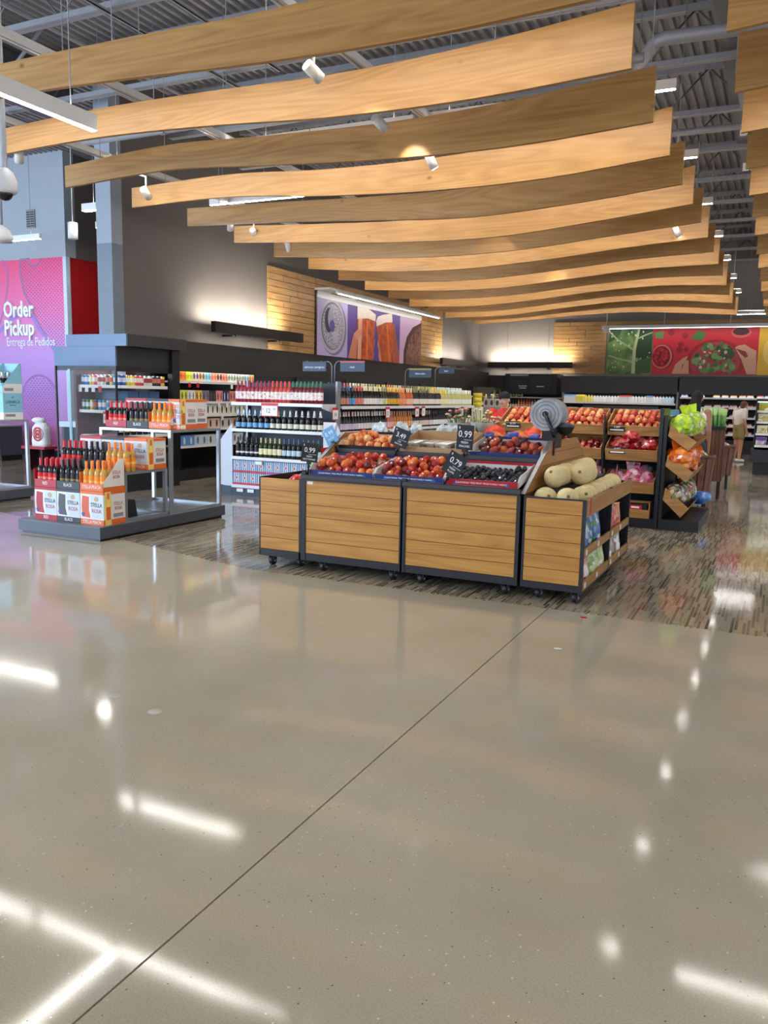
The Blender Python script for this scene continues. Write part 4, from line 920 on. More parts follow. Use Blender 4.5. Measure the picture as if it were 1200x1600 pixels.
pile(F_PLUM, 'black_plum', 'small black plum in the red-edged box', 'plum', 'black plums in the red-edged box', (-2.465, 6.35, .872), T1, .6, .44, .023, .008, .85, .3, .12)
pile(F_PEACH, 'peach', 'pale orange peach in the upper left white box', 'peach', 'peaches in the upper left box', (-3.815, 6.955, 1.07), T2, .60, .42, .038, .008, .8, .35, .2)
pile(F_PLUMC, 'plumcot', 'dark red plumcot in the upper right blue-edged box', 'plumcot', 'plumcots in the upper right box', (-2.485, 6.955, 1.07), T2, .63, .42, .036, .008, .8, .3)
TUB = mixmat('plastic_tub', [(96, 84, 76), (150, 138, 126), (196, 190, 184)], 20, .2)
for i in range(4):
    o = MB().box(-.07, .07, -.09, .09, 0, .035).build('fruit_tub', TUB, None, (-3.08+i*.155, 7.1+.04*(i % 2), 1.125)); o.rotation_euler = (T2, 0, random.uniform(-.3, .3))
    tag(o, 'flat clear plastic tub in the brown cardboard tray', 'tub', 'tubs in the brown tray'); MB().box(-.072, .072, -.092, .092, .035, .05).build('tub_lid', mat((176, 170, 166), .15), o)
# ---- price boards
def price_board(label, x, y, z, roll, price, lines, w_=.155, h=.185, blue=False, rz=0, small=False):
    t = thing('price_board', label, 'price sign', (x, y, z)); t.rotation_euler = (0, roll, rz)
    bm_ = mat((96, 158, 206), .5) if blue else CHALK
    MB().box(-w_/2, w_/2, -.003, .003, .0, h).build('board', bm_, t)
    text(price, (0, -.005, h*.62), h*.38, INK, '-y', t, .001, squeeze=.9)
    text('$', (-w_*.36, -.005, h*.88), h*.13, INK, '-y', t, .001)
    MB().box(-w_*.05, w_*.42, -.0045, -.003, h*.4, h*.412).build('chalk_line', INK, t)
    for i, l in enumerate(lines): text(l, (0, -.005, h*(.29-.15*i)), h*.125, INK, '-y', t, .001, squeeze=.9)
    MB().tube([(0, .006, .02), (0, .006, -.1)], .008, 8).build('clip_stem', BLACK, t); MB().box(-.02, .02, -.006, .014, -.02, .02).build('clip', BLACK, t); MB().ball((0, .006, -.04), .016, 8, 6).build('clip_joint', BLACK, t)
price_board('small black price board 0.99 at the left end of the lower row', -3.78, 6.31, .99, R(5), '0.99', ['FRESH', 'NECTARINES'], .15, .17, rz=R(20))
price_board('tilted black price board 3.49 between the upper boxes', -3.17, 6.88, 1.13, R(18), '3.49', ['2 LB', 'PEACHES'], .165, .17)
price_board('tall black price board 0.99 before the flowers', -2.52, 6.88, 1.13, R(3), '0.99', ['FRESH', 'PEACHES'], .155, .22)
price_board('tilted black price board 0.79 above the black plums', -2.43, 6.30, .96, R(28), '0.79', ['FRESH', 'PLUMS'], .165, .19)
price_board('blue tilted price board at the left end of the upper row', -3.86, 6.9, 1.13, R(-28), '0.99', ['PEACHES'], .13, .16, blue=True)
# white folded card behind the blue board
t = thing('folded_card', 'blank white folded card standing at the left end of the island', 'card', (-4.06, 7.05, 1.0))
MB().prism([(0, 0), (.1, -.02), (.2, .12), (.2, .2), (.14, .32), (0, .32)], 1, 0, .012).build('card_front', mat((214, 218, 226), .6, var=.02), t); MB().prism([(.005, .31), (.15, .31), (.12, .2)], 1, -.01, 0).build('card_fold', mat((226, 214, 216), .6), t)
MB().box(.08, .1, .012, .03, -.1, .05).build('card_foot', BLACK, t)
# ---- melon cart
t = thing('melon_cart', 'wood-sided melon cart on casters at the right end of the island', 'cart', (0, 0, 0)); mc = t
MX0, MX1, MY1 = -1.79, -1.305, 8.42
plank_front(t, MX0+.012, MX1-.022, FY, .145, .815, 6)
MB().box(MX0, MX1, FY+.0, FY+.03, .12, .8).build('end_backing', BLACK, t)
for y in (FY-.014, 7.40, MY1-.03):
    MB().box(MX1-.022, MX1+.004, y, y+.03, .09, .825).build('post', NAVY, t)
MB().box(MX0-.006, MX0+.012, FY-.014, FY+.03, .09, .83).build('post', NAVY, t)
MB().box(MX0, MX1, FY-.013, FY+.02, .09, .145).build('base_rail', NAVY, t); MB().box(MX1-.02, MX1, FY, MY1, .075, .1).build('base_rail', NAVY, t)
MB().box(MX0-.0, MX1-.02, FY-.008, FY+.02, .815, .826).build('top_edge', NAVY, t)
MB().box(-1.77, -1.75, FY+.03, MY1, .1, .8).build('inner_back', mat((30, 34, 44), .5), t); MB().box(-1.75, MX1-.02, FY+.03, MY1, .09, .1).build('shelf', BLACK, t); MB().box(-1.75, MX1-.02, FY+.03, MY1, .355, .365).build('shelf', BLACK, t)
MB().box(-1.77, MX1-.01, MY1-.02, MY1, .09, .8).build('far_end', NAVY, t); MB().box(-1.75, MX1-.02, 7.405, 7.425, .1, .68).build('bay_divider', NAVY, t)
MB().box(MX1-.012, MX1+.006, FY+.016, MY1-.002, .685, .82).build('top_board', OAKY, t)
for (a, c) in ((FY+.018, 7.398), (7.432, MY1-.03)):
    MB().box(MX1-.012, MX1+.004, a, c, .365, .435).build('shelf_board', OAKY, t); MB().box(MX1-.012, MX1+.004, a, c, .1, .172).build('shelf_board', OAKY, t)
    for z in (.4, .135):
        for y in (a+.06, (a+c)/2): MB().box(MX1+.004, MX1+.0055, y, y+.05, z-.022, z+.022).build('shelf_tag', TAGW, t)
MB().prism([(FY+.03, .69), (MY1-.02, .69), (MY1-.02, .708), (FY+.03, .708)], 0, -1.77, MX1-.024).build('melon_tray', mat((40, 40, 46), .5), t)
MB().box(-1.77, -1.56, 6.62, 8.36, .71, .86).build('step_tray', mat((40, 40, 46), .5), t)
divider(t, -1.805, 'divider_panel')
MB().box(MX1+.006, MX1+.008, 6.46, 6.5, .70, .83).build('red_tag', RED, t)
for p in ((-1.66, 6.38), (-1.36, 6.36), (-1.4, 7.35), (-1.4, 8.0), (-1.66, 8.2)): caster(t, *p)
# melons
def melon_material():
    m, nt, b = _mat('cantaloupe_rind'); N = nt.nodes; L = nt.links
    tc = N.new('ShaderNodeTexCoord'); v = N.new('ShaderNodeTexVoronoi'); v.feature = 'DISTANCE_TO_EDGE'; v.inputs['Scale'].default_value = 130; L.new(tc.outputs['Object'], v.inputs['Vector'])
    rp = N.new('ShaderNodeValToRGB'); e = rp.color_ramp.elements; e[0].color = lin((240, 220, 166))+(1,); e[1].color = lin((220, 198, 138))+(1,); e[1].position = .2; L.new(v.outputs['Distance'], rp.inputs[0])
    n = N.new('ShaderNodeTexNoise'); n.inputs['Scale'].default_value = 6; mx = N.new('ShaderNodeMix'); mx.data_type = 'RGBA'; mx.blend_type = 'MULTIPLY'; mx.inputs['Factor'].default_value = .25
    L.new(rp.outputs[0], mx.inputs['A']); L.new(n.outputs['Fac'], mx.inputs['B']); L.new(mx.outputs['Result'], b.inputs['Base Color']); b.inputs['Roughness'].default_value = .7
    bp = N.new('ShaderNodeBump'); bp.inputs['Strength'].default_value = .3; bp.inputs['Distance'].default_value = .002; bp.invert = True; L.new(v.outputs['Distance'], bp.inputs['Height']); L.new(bp.outputs['Normal'], b.inputs['Normal'])
    return m
MEL = MB().ball((0, 0, 0), (.094, .094, .09), 24, 16).mesh('melon', melon_material()); SCAR = MB().lathe([(0, .003), (.008, .004), (.013, .001), (.014, -.002)], seg=10).mesh('stem_scar', mat((120, 108, 66), .8))
MLO = [(-1.66, 6.47), (-1.49, 6.49), (-1.415, 6.68), (-1.42, 6.87), (-1.415, 7.06), (-1.42, 7.25), (-1.415, 7.44), (-1.42, 7.63), (-1.415, 7.85), (-1.43, 8.06)]
MHI = [(-1.655, 6.72), (-1.655, 6.915), (-1.66, 7.11), (-1.655, 7.31), (-1.66, 7.52), (-1.65, 7.74), (-1.655, 7.96)]
mi_ = 0
for (L_, z, nm) in ((MLO, .802, 'beside the outer board of the melon cart'), (MHI, .953, 'on the raised step by the wooden divider')):
    for i, (x, y) in enumerate(L_):
        o = put('melon', MEL, None, (x, y, z), (random.uniform(0, 6), random.uniform(0, 6), random.uniform(0, 6)))
        tag(o, 'netted tan melon %s, %s from the camera' % (nm, ORD[i]), 'melon', 'melons on the cart')
        d = Vector((random.uniform(-.3, .8), -1, random.uniform(-.1, .9))).normalized(); e = o.rotation_euler.to_matrix().inverted() @ d; put('stem_scar', SCAR, o, e*.0925, e.to_track_quat('Z', 'Y').to_euler())
for (x, y, z, lab) in ((-1.50, 6.99, .968, 'large netted melon resting on the others with its stem scar facing out'), (-1.51, 7.24, .965, 'netted melon resting on top behind the large one')):
    o = put('melon', MEL, None, (x, y, z), (.3, .2, 1)); tag(o, lab, 'melon', 'melons on the cart'); o.scale = (1.06,)*3
    d = Vector((.1, -1, .25)).normalized(); e = o.rotation_euler.to_matrix().inverted() @ d; put('stem_scar', SCAR, o, e*.0925, e.to_track_quat('Z', 'Y').to_euler())
# packets on the cart shelves
def pouch(w_, d_, h, seed):
    b = MB(); n = 9; m = 9; vs = []
    for s in (-1, 1):
        for i in range(n):
            for j in range(m):
                u, v = i/(n-1)*2-1, j/(m-1); th = (1-u**4)*(1-(max(0, v-.1)/.9)**3)*(d_/2)
                vs.append((u*w_/2*(1-.06*math.sin(v*3)), s*(th*(1+.25*noise.noise(Vector((u*3, v*3+seed*7, s)))))+0, v*h))
    def q(s, i, j): return s*n*m+i*m+j
    fs = []
    for s in (0, 1):
        for i in range(n-1):
            for j in range(m-1):
                f = (q(s, i, j), q(s, i+1, j), q(s, i+1, j+1), q(s, i, j+1)); fs.append(f if s == 0 else f[::-1])
    return b.add(vs, fs, 0, True)
PK_BLUE = mixmat('blue_packet_print', [(18, 70, 140), (26, 96, 172), (220, 226, 226), (60, 130, 60)], 22, .3, 'V', sharp=False); PK_RED = mixmat('red_packet_print', [(190, 40, 40), (222, 110, 40), (236, 186, 110), (180, 30, 40)], 24, .3, 'V')
PK_GRN = mixmat('green_packet_print', [(110, 150, 50), (206, 214, 140), (150, 180, 70), (236, 236, 220)], 24, .3, 'V'); PK_WHT = mixmat('white_packet_print', [(224, 226, 220), (120, 80, 60), (236, 236, 232), (110, 140, 80)], 14, .3, 'V'); PK_RW = mixmat('red_white_packet_print', [(206, 34, 44), (232, 226, 224), (200, 30, 40)], 20, .3, 'V')
def packets(mesh_m, label, group, spots, w_, d_, h, rz=R(74), cat='packet', name='snack_packet'):
    mm = pouch(w_, d_, h, len(spots)).mesh(name, mesh_m)
    for i, s in enumerate(spots):
        o = put(name, mm, None, (s[0]+.022, s[1], s[2]), (R(-3), 0, rz+random.uniform(-.12, .12))); tag(o, label, cat, group)
packets(PK_BLUE, 'bright blue snack packet on the melon cart upper shelf', 'blue packets on the melon cart', [(-1.38, 6.5, .366), (-1.4, 6.74, .366), (-1.38, 6.98, .366)], .2, .08, .29)
packets(PK_RED, 'red and orange snack packet on the melon cart upper shelf', 'red packets on the melon cart', [(-1.38, 7.56, .366), (-1.38, 7.76, .366), (-1.38, 7.96, .366)], .17, .07, .26)
packets(PK_RW, 'red and white snack packet on the melon cart lower shelf', 'red and white packets on the melon cart', [(-1.39, 6.46, .1), (-1.38, 6.62, .1)], .17, .07, .21)
packets(PK_GRN, 'pale green snack packet on the melon cart lower shelf', 'green packets on the melon cart', [(-1.38, 6.82, .1), (-1.38, 7.02, .1), (-1.38, 7.22, .1)], .19, .08, .24)
packets(PK_WHT, 'white snack packet with a brown picture on the melon cart lower shelf', 'white packets on the melon cart', [(-1.38, 7.55, .1), (-1.38, 7.76, .1), (-1.38, 7.98, .1)], .2, .08, .25)
# bag roll dispenser on the divider
t = thing('bag_dispenser', 'plastic bag roll dispenser on a black post above the melon divider', 'bag dispenser', (-1.8, 7.3, 1.2))
MB().box(-.022, .022, -.13, .1, -.04, .1).build('clamp', BLACK, t); MB().box(-.15, -.03, .05, .12, .02, .26).build('back_plate', BLACK, t); MB().box(-.012, .018, .0, .03, .05, .2).build('post', BLACK, t)
MB().box(-.022, .022, -.16, -.13, -.1, .02).build('clamp_tongue', BLACK, t)
r = MB().tube([(-.075, -.13, .255), (-.075, .13, .255)], .142, 36).build('bag_roll', mixmat('bag_roll_plastic', [(128, 132, 138), (168, 172, 178)], 9, .35), t)
for q in (.05, .085, .115):
    n = 28; vs = [(-.075+(q+e)*math.cos(6.2832*i/n), -.131, .255+(q+e)*math.sin(6.2832*i/n)) for e in (-.004, .004) for i in range(n)]
    MB().add(vs, [(i, (i+1) % n, n+(i+1) % n, n+i) for i in range(n)]).build('roll_ring', mat((104, 108, 114), .4), r)
MB().tube([(-.085, -.155, .28), (.0, -.165, .12), (.015, -.15, .06)], .018, 8).build('roll_arm', BLACK, t); MB().tube([(-.075, -.165, .26), (-.075, -.1, .26)], .024, 10).build('roll_hub', BLACK, t)
MB().ball((.085, -.05, .155), (.085, .06, .035), 14, 8).build('tear_cup', mat((60, 62, 66), .4), t); MB().lathe([(.08, 0), (.06, -.05), (.03, -.07), (0, -.07)], (.085, -.05, .15), 14).build('cup_base', BLACK, t)
# candy packets in the small cart
def lump(w_, d_, h, seed, bumps=14, amp=.3, sub=3, crinkle=0):
    bm = bmesh.new(); bmesh.ops.create_icosphere(bm, subdivisions=sub, radius=1); rnd = random.Random(seed)
    cs = [Vector((rnd.gauss(0, 1), rnd.gauss(0, 1), rnd.gauss(0, 1))).normalized() for _ in range(bumps)]
    for v in bm.verts:
        n = v.co.normalized(); k = max(n.dot(c) for c in cs); s = 1-amp*(1-k)*2.2+.08*noise.noise(n*3+Vector((seed*3.1, 0, 0)))+crinkle*rnd.uniform(-1, 1)+(crinkle*2.5*max(0, n.z-.3))
        v.co = Vector((n.x*w_/2*s, n.y*d_/2*s, max(-.75, n.z*s)*h/2))
    bm.normal_update(); me = bpy.data.meshes.new('lump'); bm.to_mesh(me); bm.free()
    for p in me.polygons: p.use_smooth = crinkle < .05
    return me
def lumpy(name, label, cat, group, m, spots, w_, d_, h, seed=1, amp=.3, bumps=14, head=None, crinkle=0, sub=3):
    me = lump(w_, d_, h, seed, bumps, amp, sub, crinkle); me.materials.append(m); out = []
    for i, s in enumerate(spots):
        o = put(name, me, None, (s[0], s[1], s[2]+h*.37), (random.uniform(-.25, .25), random.uniform(-.25, .25), random.uniform(0, 6.3))); sc = random.uniform(.9, 1.12); o.scale = (sc, sc, sc)
        tag(o, label if isinstance(label, str) else label[i], cat, group); out.append(o)
        if head:
            b = MB().add([(-w_*.22, 0, h*.3), (w_*.22, 0, h*.3), (w_*.3, .01, h*.75), (-w_*.28, -.01, h*.8), (-w_*.22, .006, h*.3), (w_*.22, .006, h*.3), (w_*.3, .016, h*.75), (-w_*.28, -.004, h*.8)], [(0, 1, 2, 3), (7, 6, 5, 4), (0, 4, 5, 1), (1, 5, 6, 2), (2, 6, 7, 3), (3, 7, 4, 0)])
            b.build('bag_header', head, o)
    return out
CANDY = mixmat('watermelon_candy_print', [(214, 40, 60), (240, 150, 150), (206, 60, 70), (120, 40, 50)], 22, .3, 'V'); CANDYG = mixmat('green_candy_print', [(90, 190, 70), (190, 226, 150), (222, 60, 70)], 12, .3, 'V')
lumpy('candy_packet', 'pink and red candy packet on the small left cart', 'packet', 'candy packets', CANDY, [(-4.03, 6.52, .74)], .2, .16, .12, 5)
lumpy('candy_packet', ['tall green and red candy packet behind the pink one on the left cart', 'second green and red candy packet leaning at the cart back'], 'packet', 'candy packets', CANDYG, [(-3.95, 6.72, .74), (-3.93, 6.9, .78)], .18, .14, .26, 6, head=RED)
lumpy('candy_packet', 'low filler packet inside the small left cart', 'packet', 'candy packets inside the cart', CANDY, [(-4.2, 6.95, .74), (-4.05, 7.0, .74)], .2, .16, .1, 8)
# ---- goods on the far side of the island
PKB = mixmat('blue_bag_print', [(24, 44, 130), (34, 66, 160), (40, 70, 170)], 10, .25); PKO = mixmat('orange_net', [(226, 70, 30), (240, 110, 50), (236, 150, 80)], 26, .35, 'V')
FLAP = lump(.25, .16, .19, 17, 10, .5); FLAP.materials.append(PKB)
for i, (x, y, z) in enumerate(((-2.78, 7.72, 1.11), (-2.52, 7.70, 1.11), (-2.28, 7.72, 1.11), (-2.06, 7.70, 1.11))):
    o = lumpy('fruit_net_bag', 'orange net bag of fruit with blue flap behind the upper row, %s from the left' % ORD[i], 'bag', 'blue flapped net bags', PKO, [(x, y, z)], .26, .24, .2, 11, .25)[0]; o.rotation_euler = (0, 0, 0)
    put('blue_flap', FLAP, o, (.0, -.06, -.01), (R(-10), R(random.uniform(-14, 14)), 0))
lumpy('fruit_net_bag', ['red net bag poking up behind the blue flaps, left', 'red net bag poking up behind the blue flaps, right'], 'bag', 'red net bags', mixmat('red_net', [(220, 50, 30), (240, 96, 60)], 26, .35, 'V'), [(-2.6, 7.98, 1.11), (-2.2, 8.0, 1.11)], .24, .2, .26, 13, .4)
CELLO = mixmat('crinkled_cellophane', [(214, 224, 226), (240, 244, 244), (190, 214, 220)], 22, .12, 'V')
CELLO.node_tree.nodes['Principled BSDF'].inputs['Alpha'].default_value = .72; TEAL = mixmat('teal_bag', [(60, 170, 140), (110, 200, 170)], 12, .3)
lumpy('clear_bag', ['small crinkled clear bag at the left of the far row', 'widest crinkled clear bag in the far row', 'crinkled clear bag with a tall peak in the far row', 'crinkled clear bag above the brown tray, left', 'crinkled clear bag above the brown tray, right'], 'bag', 'crinkled clear bags', CELLO, [(-3.72, 7.62, 1.11), (-3.5, 7.66, 1.11), (-3.3, 7.62, 1.11), (-3.06, 7.64, 1.11), (-2.92, 7.66, 1.11)], .17, .14, .2, 21, .45, 26, crinkle=.22)
lumpy('teal_bag', ['teal bag below the clear bags, left', 'teal bag below the clear bags, right'], 'bag', 'teal bags', TEAL, [(-3.6, 7.9, 1.1), (-3.2, 7.9, 1.1)], .3, .2, .16, 23, .2)
# flowers wrapped in film
def bouquet(label, x, y, z, n, seed, pink):
    rnd = random.Random(seed); t = thing('flower_bouquet', label, 'bouquet', (x, y, z))
    MB().lathe([(.03, 0), (.05, .1), (.11, .24), (.13, .3)], seg=14).build('film_wrap', glass((226, 236, 236), .15, 'bouquet_film', .45), t)
    s = MB(); fl_ = []
    for i in range(n):
        a = rnd.uniform(0, 6.28); q = rnd.uniform(.1, 1); e = (math.cos(a)*.14*q, math.sin(a)*.12*q, rnd.uniform(.26, .44)); s.tube([(e[0]*.1, e[1]*.1, 0), (e[0]*.5, e[1]*.5, .16), e], .004, 5); fl_.append(e)
    s.build('stems', mat((70, 110, 50), .5), t)
    for i, e in enumerate(fl_):
        b = MB()
        for k in range(6):
            a = k*1.047; b.ball((e[0]+.011*math.cos(a), e[1]+.011*math.sin(a), e[2]), (.009, .009, .007), 6, 4)
        b.ball((e[0], e[1], e[2]+.006), .009, 6, 4, 1)
        b.build('blossom', [pink[i % len(pink)], mat((222, 190, 90), .6)], t)
    lf = MB()
    for i in range(10):
        a = rnd.uniform(0, 6.28); q = rnd.uniform(.05, .12); zc = rnd.uniform(.15, .3); lf.add([(q*.4*math.cos(a), q*.4*math.sin(a), zc), (q*math.cos(a+.15), q*math.sin(a+.15), zc+.05), (q*1.3*math.cos(a), q*1.3*math.sin(a), zc+.12), (q*math.cos(a-.15), q*math.sin(a-.15), zc+.05)], [(0, 1, 2, 3)])
    lf.build('leaves', mat((66, 112, 52), .5), t)
PKS = [mat((226, 150, 150), .6), mat((236, 206, 202), .6), mat((216, 110, 120), .6)]; YLS = [mat((236, 222, 170), .6), mat((244, 240, 226), .6), mat((220, 200, 120), .6)]
bouquet('pink flower bouquet in clear film behind the tall price board', -3.02, 8.05, 1.03, 34, 3, PKS); bouquet('cream flower bouquet with green stems in clear film', -2.78, 8.1, 1.04, 26, 4, YLS); bouquet('pink and white flower bouquet nearest the woman in red', -2.78, 8.4, .96, 34, 5, PKS+YLS[1:2])
MB_ = thing('flower_bucket', 'black flower bucket standing behind the blue bags', 'bucket', (-2.5, 8.42, .94))
MB().lathe([(0, 0), (.09, 0), (.12, .3), (.11, .3), (.085, .01)], seg=18).build('bucket', BLACK, MB_)
# ================================================================== APPLE STAND BEHIND
AY = 10.62
t = thing('apple_stand', 'tiered black produce stand with wooden bins of apples', 'produce stand', (0, 0, 0)); ast = t
MB().box(-3.5, -1.36, AY+.64, AY+.76, 0, 1.4).build('body', mat((22, 22, 26), .5), t)
for z in (.36, .74, 1.06): MB().box(-3.48, -1.37, AY+.5, AY+.64, z, z+.02).build('cross_beam', BLACK, t)
MB().box(-3.5, -1.34, AY, AY+.2, 0, .125).build('plinth', NAVY, t)
for x, zt in ((-1.345, 1.5), (-3.53, 1.15)): MB().box(x, x+.045, AY-.02, AY+.6, 0, zt).build('end_post', NAVY, t)
for x in (-2.715, -2.035): MB().box(x, x+.02, AY+.05, AY+.1, .1, 1.4).build('upright', BLACK, t)
def bin_(label, x0, x1, y, z, tilt, D, hf, hs=.17):
    t = thing('produce_bin', label, 'bin', (x0, y, z)); t.rotation_euler = (tilt, 0, 0); W = x1-x0
    MB().box(0, W, 0, .016, 0, hf).build('front_board', BINW, t)
    for x in (0, W-.014): MB().box(x, x+.014, .016, D, 0, hs).build('side_board', BINW, t)
    MB().box(.014, W-.014, .016, D, 0, .01).build('bin_floor', BLACK, t); MB().box(.014, W-.014, D-.012, D, 0, hs).build('back_board', BINW, t)
    return t
TB = R(22)
def wpos(x, y, z): return (x, y, z)
for i, (a, c, nm) in enumerate(((-3.42, -2.74, 'left'), (-2.69, -2.05, 'middle'), (-2.0, -1.36, 'right'))):
    bin_('wooden apple bin in the top tier, %s' % nm, a, c, AY+.16, 1.15, TB, .46, .13)
    pile(F_APPLE, 'apple', 'red and yellow apple in the %s top tier bin' % nm, 'apple', 'apples in the %s top bin' % nm, (a+.02, AY+.18, 1.15), TB, c-a-.04, .42, .04, .075, 1, .9, .25)
for i, (a, c, nm) in enumerate(((-2.69, -2.05, 'left'), (-2.0, -1.36, 'right'))):
    bin_('wooden bin in the second tier, %s' % nm, a, c, AY+.1, .835, TB, .46, .15)
pile(F_APPLER, 'red_apple', 'shiny red apple in the second tier left bin', 'apple', 'red apples in the second tier', (-2.67, AY+.12, .835), TB, .6, .42, .04, .012, .95, .6, .3)
pile(F_APPLER, 'red_apple', 'shiny red apple below the bagged apples, second tier right bin', 'apple', 'loose red apples under the bags', (-1.98, AY+.12, .835), TB, .6, .42, .04, .012, .95, .25, .3)
REDBAG = mixmat('red_apple_bag', [(150, 14, 24), (206, 30, 40), (236, 70, 60), (240, 150, 130)], 18, .15, 'V', coat=.5)
lumpy('apple_bag', ['red bag of apples at the left of the second tier right bin', 'red bag of apples in the middle of the second tier right bin', 'red bag of apples at the right of the second tier right bin', 'red bag of apples lying on the other bags'], 'bag', 'red apple bags', REDBAG, [(-1.85, AY+.3, .95), (-1.66, AY+.34, .97), (-1.48, AY+.32, .96), (-1.72, AY+.24, 1.06)], .29, .26, .22, 31, .3, 16, crinkle=.05)
bin_('wooden bin of pink bags in the third tier, right', -2.0, -1.37, AY+.06, .43, R(14), .42, .15); bin_('wooden bin of pink bags in the third tier, left', -2.69, -2.05, AY+.06, .43, R(14), .42, .15)
PINKB = mixmat('pink_net_bag', [(196, 70, 100), (226, 150, 170), (150, 60, 90), (232, 200, 206)], 20, .25, 'V'); PURB = mixmat('purple_clear_bag', [(110, 96, 116), (176, 166, 180), (140, 120, 146)], 18, .15, 'V')
PHEAD = mixmat('pink_header_print', [(222, 90, 130), (236, 190, 200), (60, 50, 60)], 14, .35, 'V')
lumpy('onion_bag', ['pink onion bag with paper header at the left end of the third tier', 'pink onion bag with paper header in the middle of the third tier', 'pink onion bag with paper header at the right end of the third tier', 'pink onion bag behind the melons', 'second pink onion bag behind the melons'], 'bag', 'pink onion bags', PINKB, [(-1.86, AY+.22, .47), (-1.66, AY+.2, .5), (-1.49, AY+.2, .47), (-2.15, AY+.24, .5), (-2.4, AY+.26, .5)], .3, .27, .27, 37, .3, 16, head=PHEAD, crinkle=.04)
lumpy('onion_bag', 'greyish clear bag on top of the pink bags', 'bag', None, PURB, [(-1.52, AY+.34, .62)], .24, .2, .2, 38, .3, 14)
bin_('small low wooden bin with dark boxes near the floor', -1.75, -1.40, AY+.0, .125, 0, .2, .105, .2)
o = MB().box(-1.72, -1.44, AY+.03, AY+.16, .135, .30).build('snack_box', mat((34, 26, 28), .4)); tag(o, 'dark snack box with a red label in the low wooden bin', 'box')
MB().box(-1.66, -1.5, AY+.027, AY+.03, .225, .285).build('box_label', RED, o); MB().box(-1.63, -1.53, AY+.0255, AY+.027, .245, .268).build('label_wordmark', INK, o)
def small_board(label, x, y, z, price):
    t = thing('price_board', label, 'price sign', (x, y, z)); MB().box(-.1, .1, -.004, .004, 0, .085).build('board', CHALK, t)
    text(price, (0, -.006, .056), .045, INK, '-y', t, .001); MB().box(-.085, .085, -.0055, -.004, .012, .024).build('chalk_line', INK, t)
small_board('small black price board on the left top apple bin', -3.25, AY+.12, 1.2, '0.99'); small_board('small black price board on the right top apple bin', -1.88, AY+.12, 1.2, '1.69'); small_board('small black price board on the second tier right bin', -1.85, AY+.06, .92, '0.97')
# ---- slanted end rack
EY0, EY1 = 10.6, 12.15
t = thing('slanted_rack', 'black end rack with three slanted wooden trays facing the aisle', 'rack', (0, 0, 0))
MB().box(-1.285, -.81, EY0, EY1, 0, .135).build('base', NAVY, t); MB().box(-1.29, -1.25, EY0-.0, EY0+.04, .135, 1.42).build('post', NAVY, t); MB().box(-1.29, -1.25, EY1-.04, EY1, .135, 1.42).build('post', NAVY, t); MB().box(-1.29, -1.275, EY0+.04, EY1-.04, .135, 1.4).build('back_panel', BLACK, t)
TR = ([(-1.216, 1.304), (-1.236, 1.167), (-.992, .999), (-.899, 1.11)], [(-1.225, .937), (-1.245, .799), (-.992, .611), (-.92, .738)], [(-1.225, .53), (-1.25, .382), (-1.03, .172), (-.936, .289)])
for q in TR:
    s = MB().prism([q[1], q[2], (q[2][0]+.01, q[2][1]+.018), (q[1][0]+.01, q[1][1]+.018)], 1, EY0+.02, EY1-.02).build('tray', BLACK, t)
    for y in (EY0, EY1-.02): MB().prism(q, 1, y, y+.02).build('end_board', BINW, s)
    MB().prism([q[2], q[3], (q[3][0]-.014, q[3][1]), (q[2][0]-.014, q[2][1])], 1, EY0+.02, EY1-.02).build('lip_board', OAKY, s)
def ontray(q, u, y, up=.02): return (q[1][0]+(q[2][0]-q[1][0])*u+.03, y, q[1][1]+(q[2][1]-q[1][1])*u+up)
LIME = mixmat('lime_bag_print', [(150, 200, 30), (196, 226, 40), (222, 240, 90), (120, 170, 50), (226, 220, 190)], 16, .25, 'V'); LHEAD = mat((196, 230, 40), .3)
ORB = mixmat('orange_bag_net', [(214, 84, 14), (240, 120, 20), (250, 150, 50), (196, 60, 20)], 18, .15, 'V', coat=.5); OHEAD = mat((242, 110, 24), .25)
MIXB = mixmat('mixed_bag_print', [(90, 120, 60), (206, 190, 150), (150, 60, 50), (60, 70, 50), (226, 220, 210)], 24, .25, 'V')
pos5 = ('nearest the camera', 'second from the camera', 'third from the camera', 'fourth from the camera', 'farthest')
lumpy('lime_bag', ['bright lime green bag on the top slanted tray, '+p for p in pos5], 'bag', 'lime green bags', LIME, [ontray(TR[0], .45+.12*(i % 2), 10.74+i*.28, .08) for i in range(5)], .37, .33, .32, 41, .35, 18, head=LHEAD, crinkle=.06)
lumpy('orange_bag', ['shiny orange bag on the middle slanted tray, '+p for p in pos5], 'bag', 'orange bags', ORB, [ontray(TR[1], .5+.12*(i % 2), 10.74+i*.28, .06) for i in range(5)], .37, .33, .32, 43, .4, 18, head=OHEAD, crinkle=.06)
lumpy('mixed_bag', ['mixed vegetable bag on the lowest slanted tray, '+p for p in pos5], 'bag', 'mixed vegetable bags', MIXB, [ontray(TR[2], .45+.12*(i % 2), 10.74+i*.28, .06) for i in range(5)], .34, .32, .27, 47, .3, 18)
lumpy('mixed_bag', 'glossy blue bag on the far end of the lowest slanted tray', 'bag', None, mixmat('blue_glossy_bag', [(40, 90, 190), (70, 130, 220), (120, 180, 240)], 12, .15, coat=.5), [(-.9, 11.9, .22)], .3, .28, .2, 48, .3)
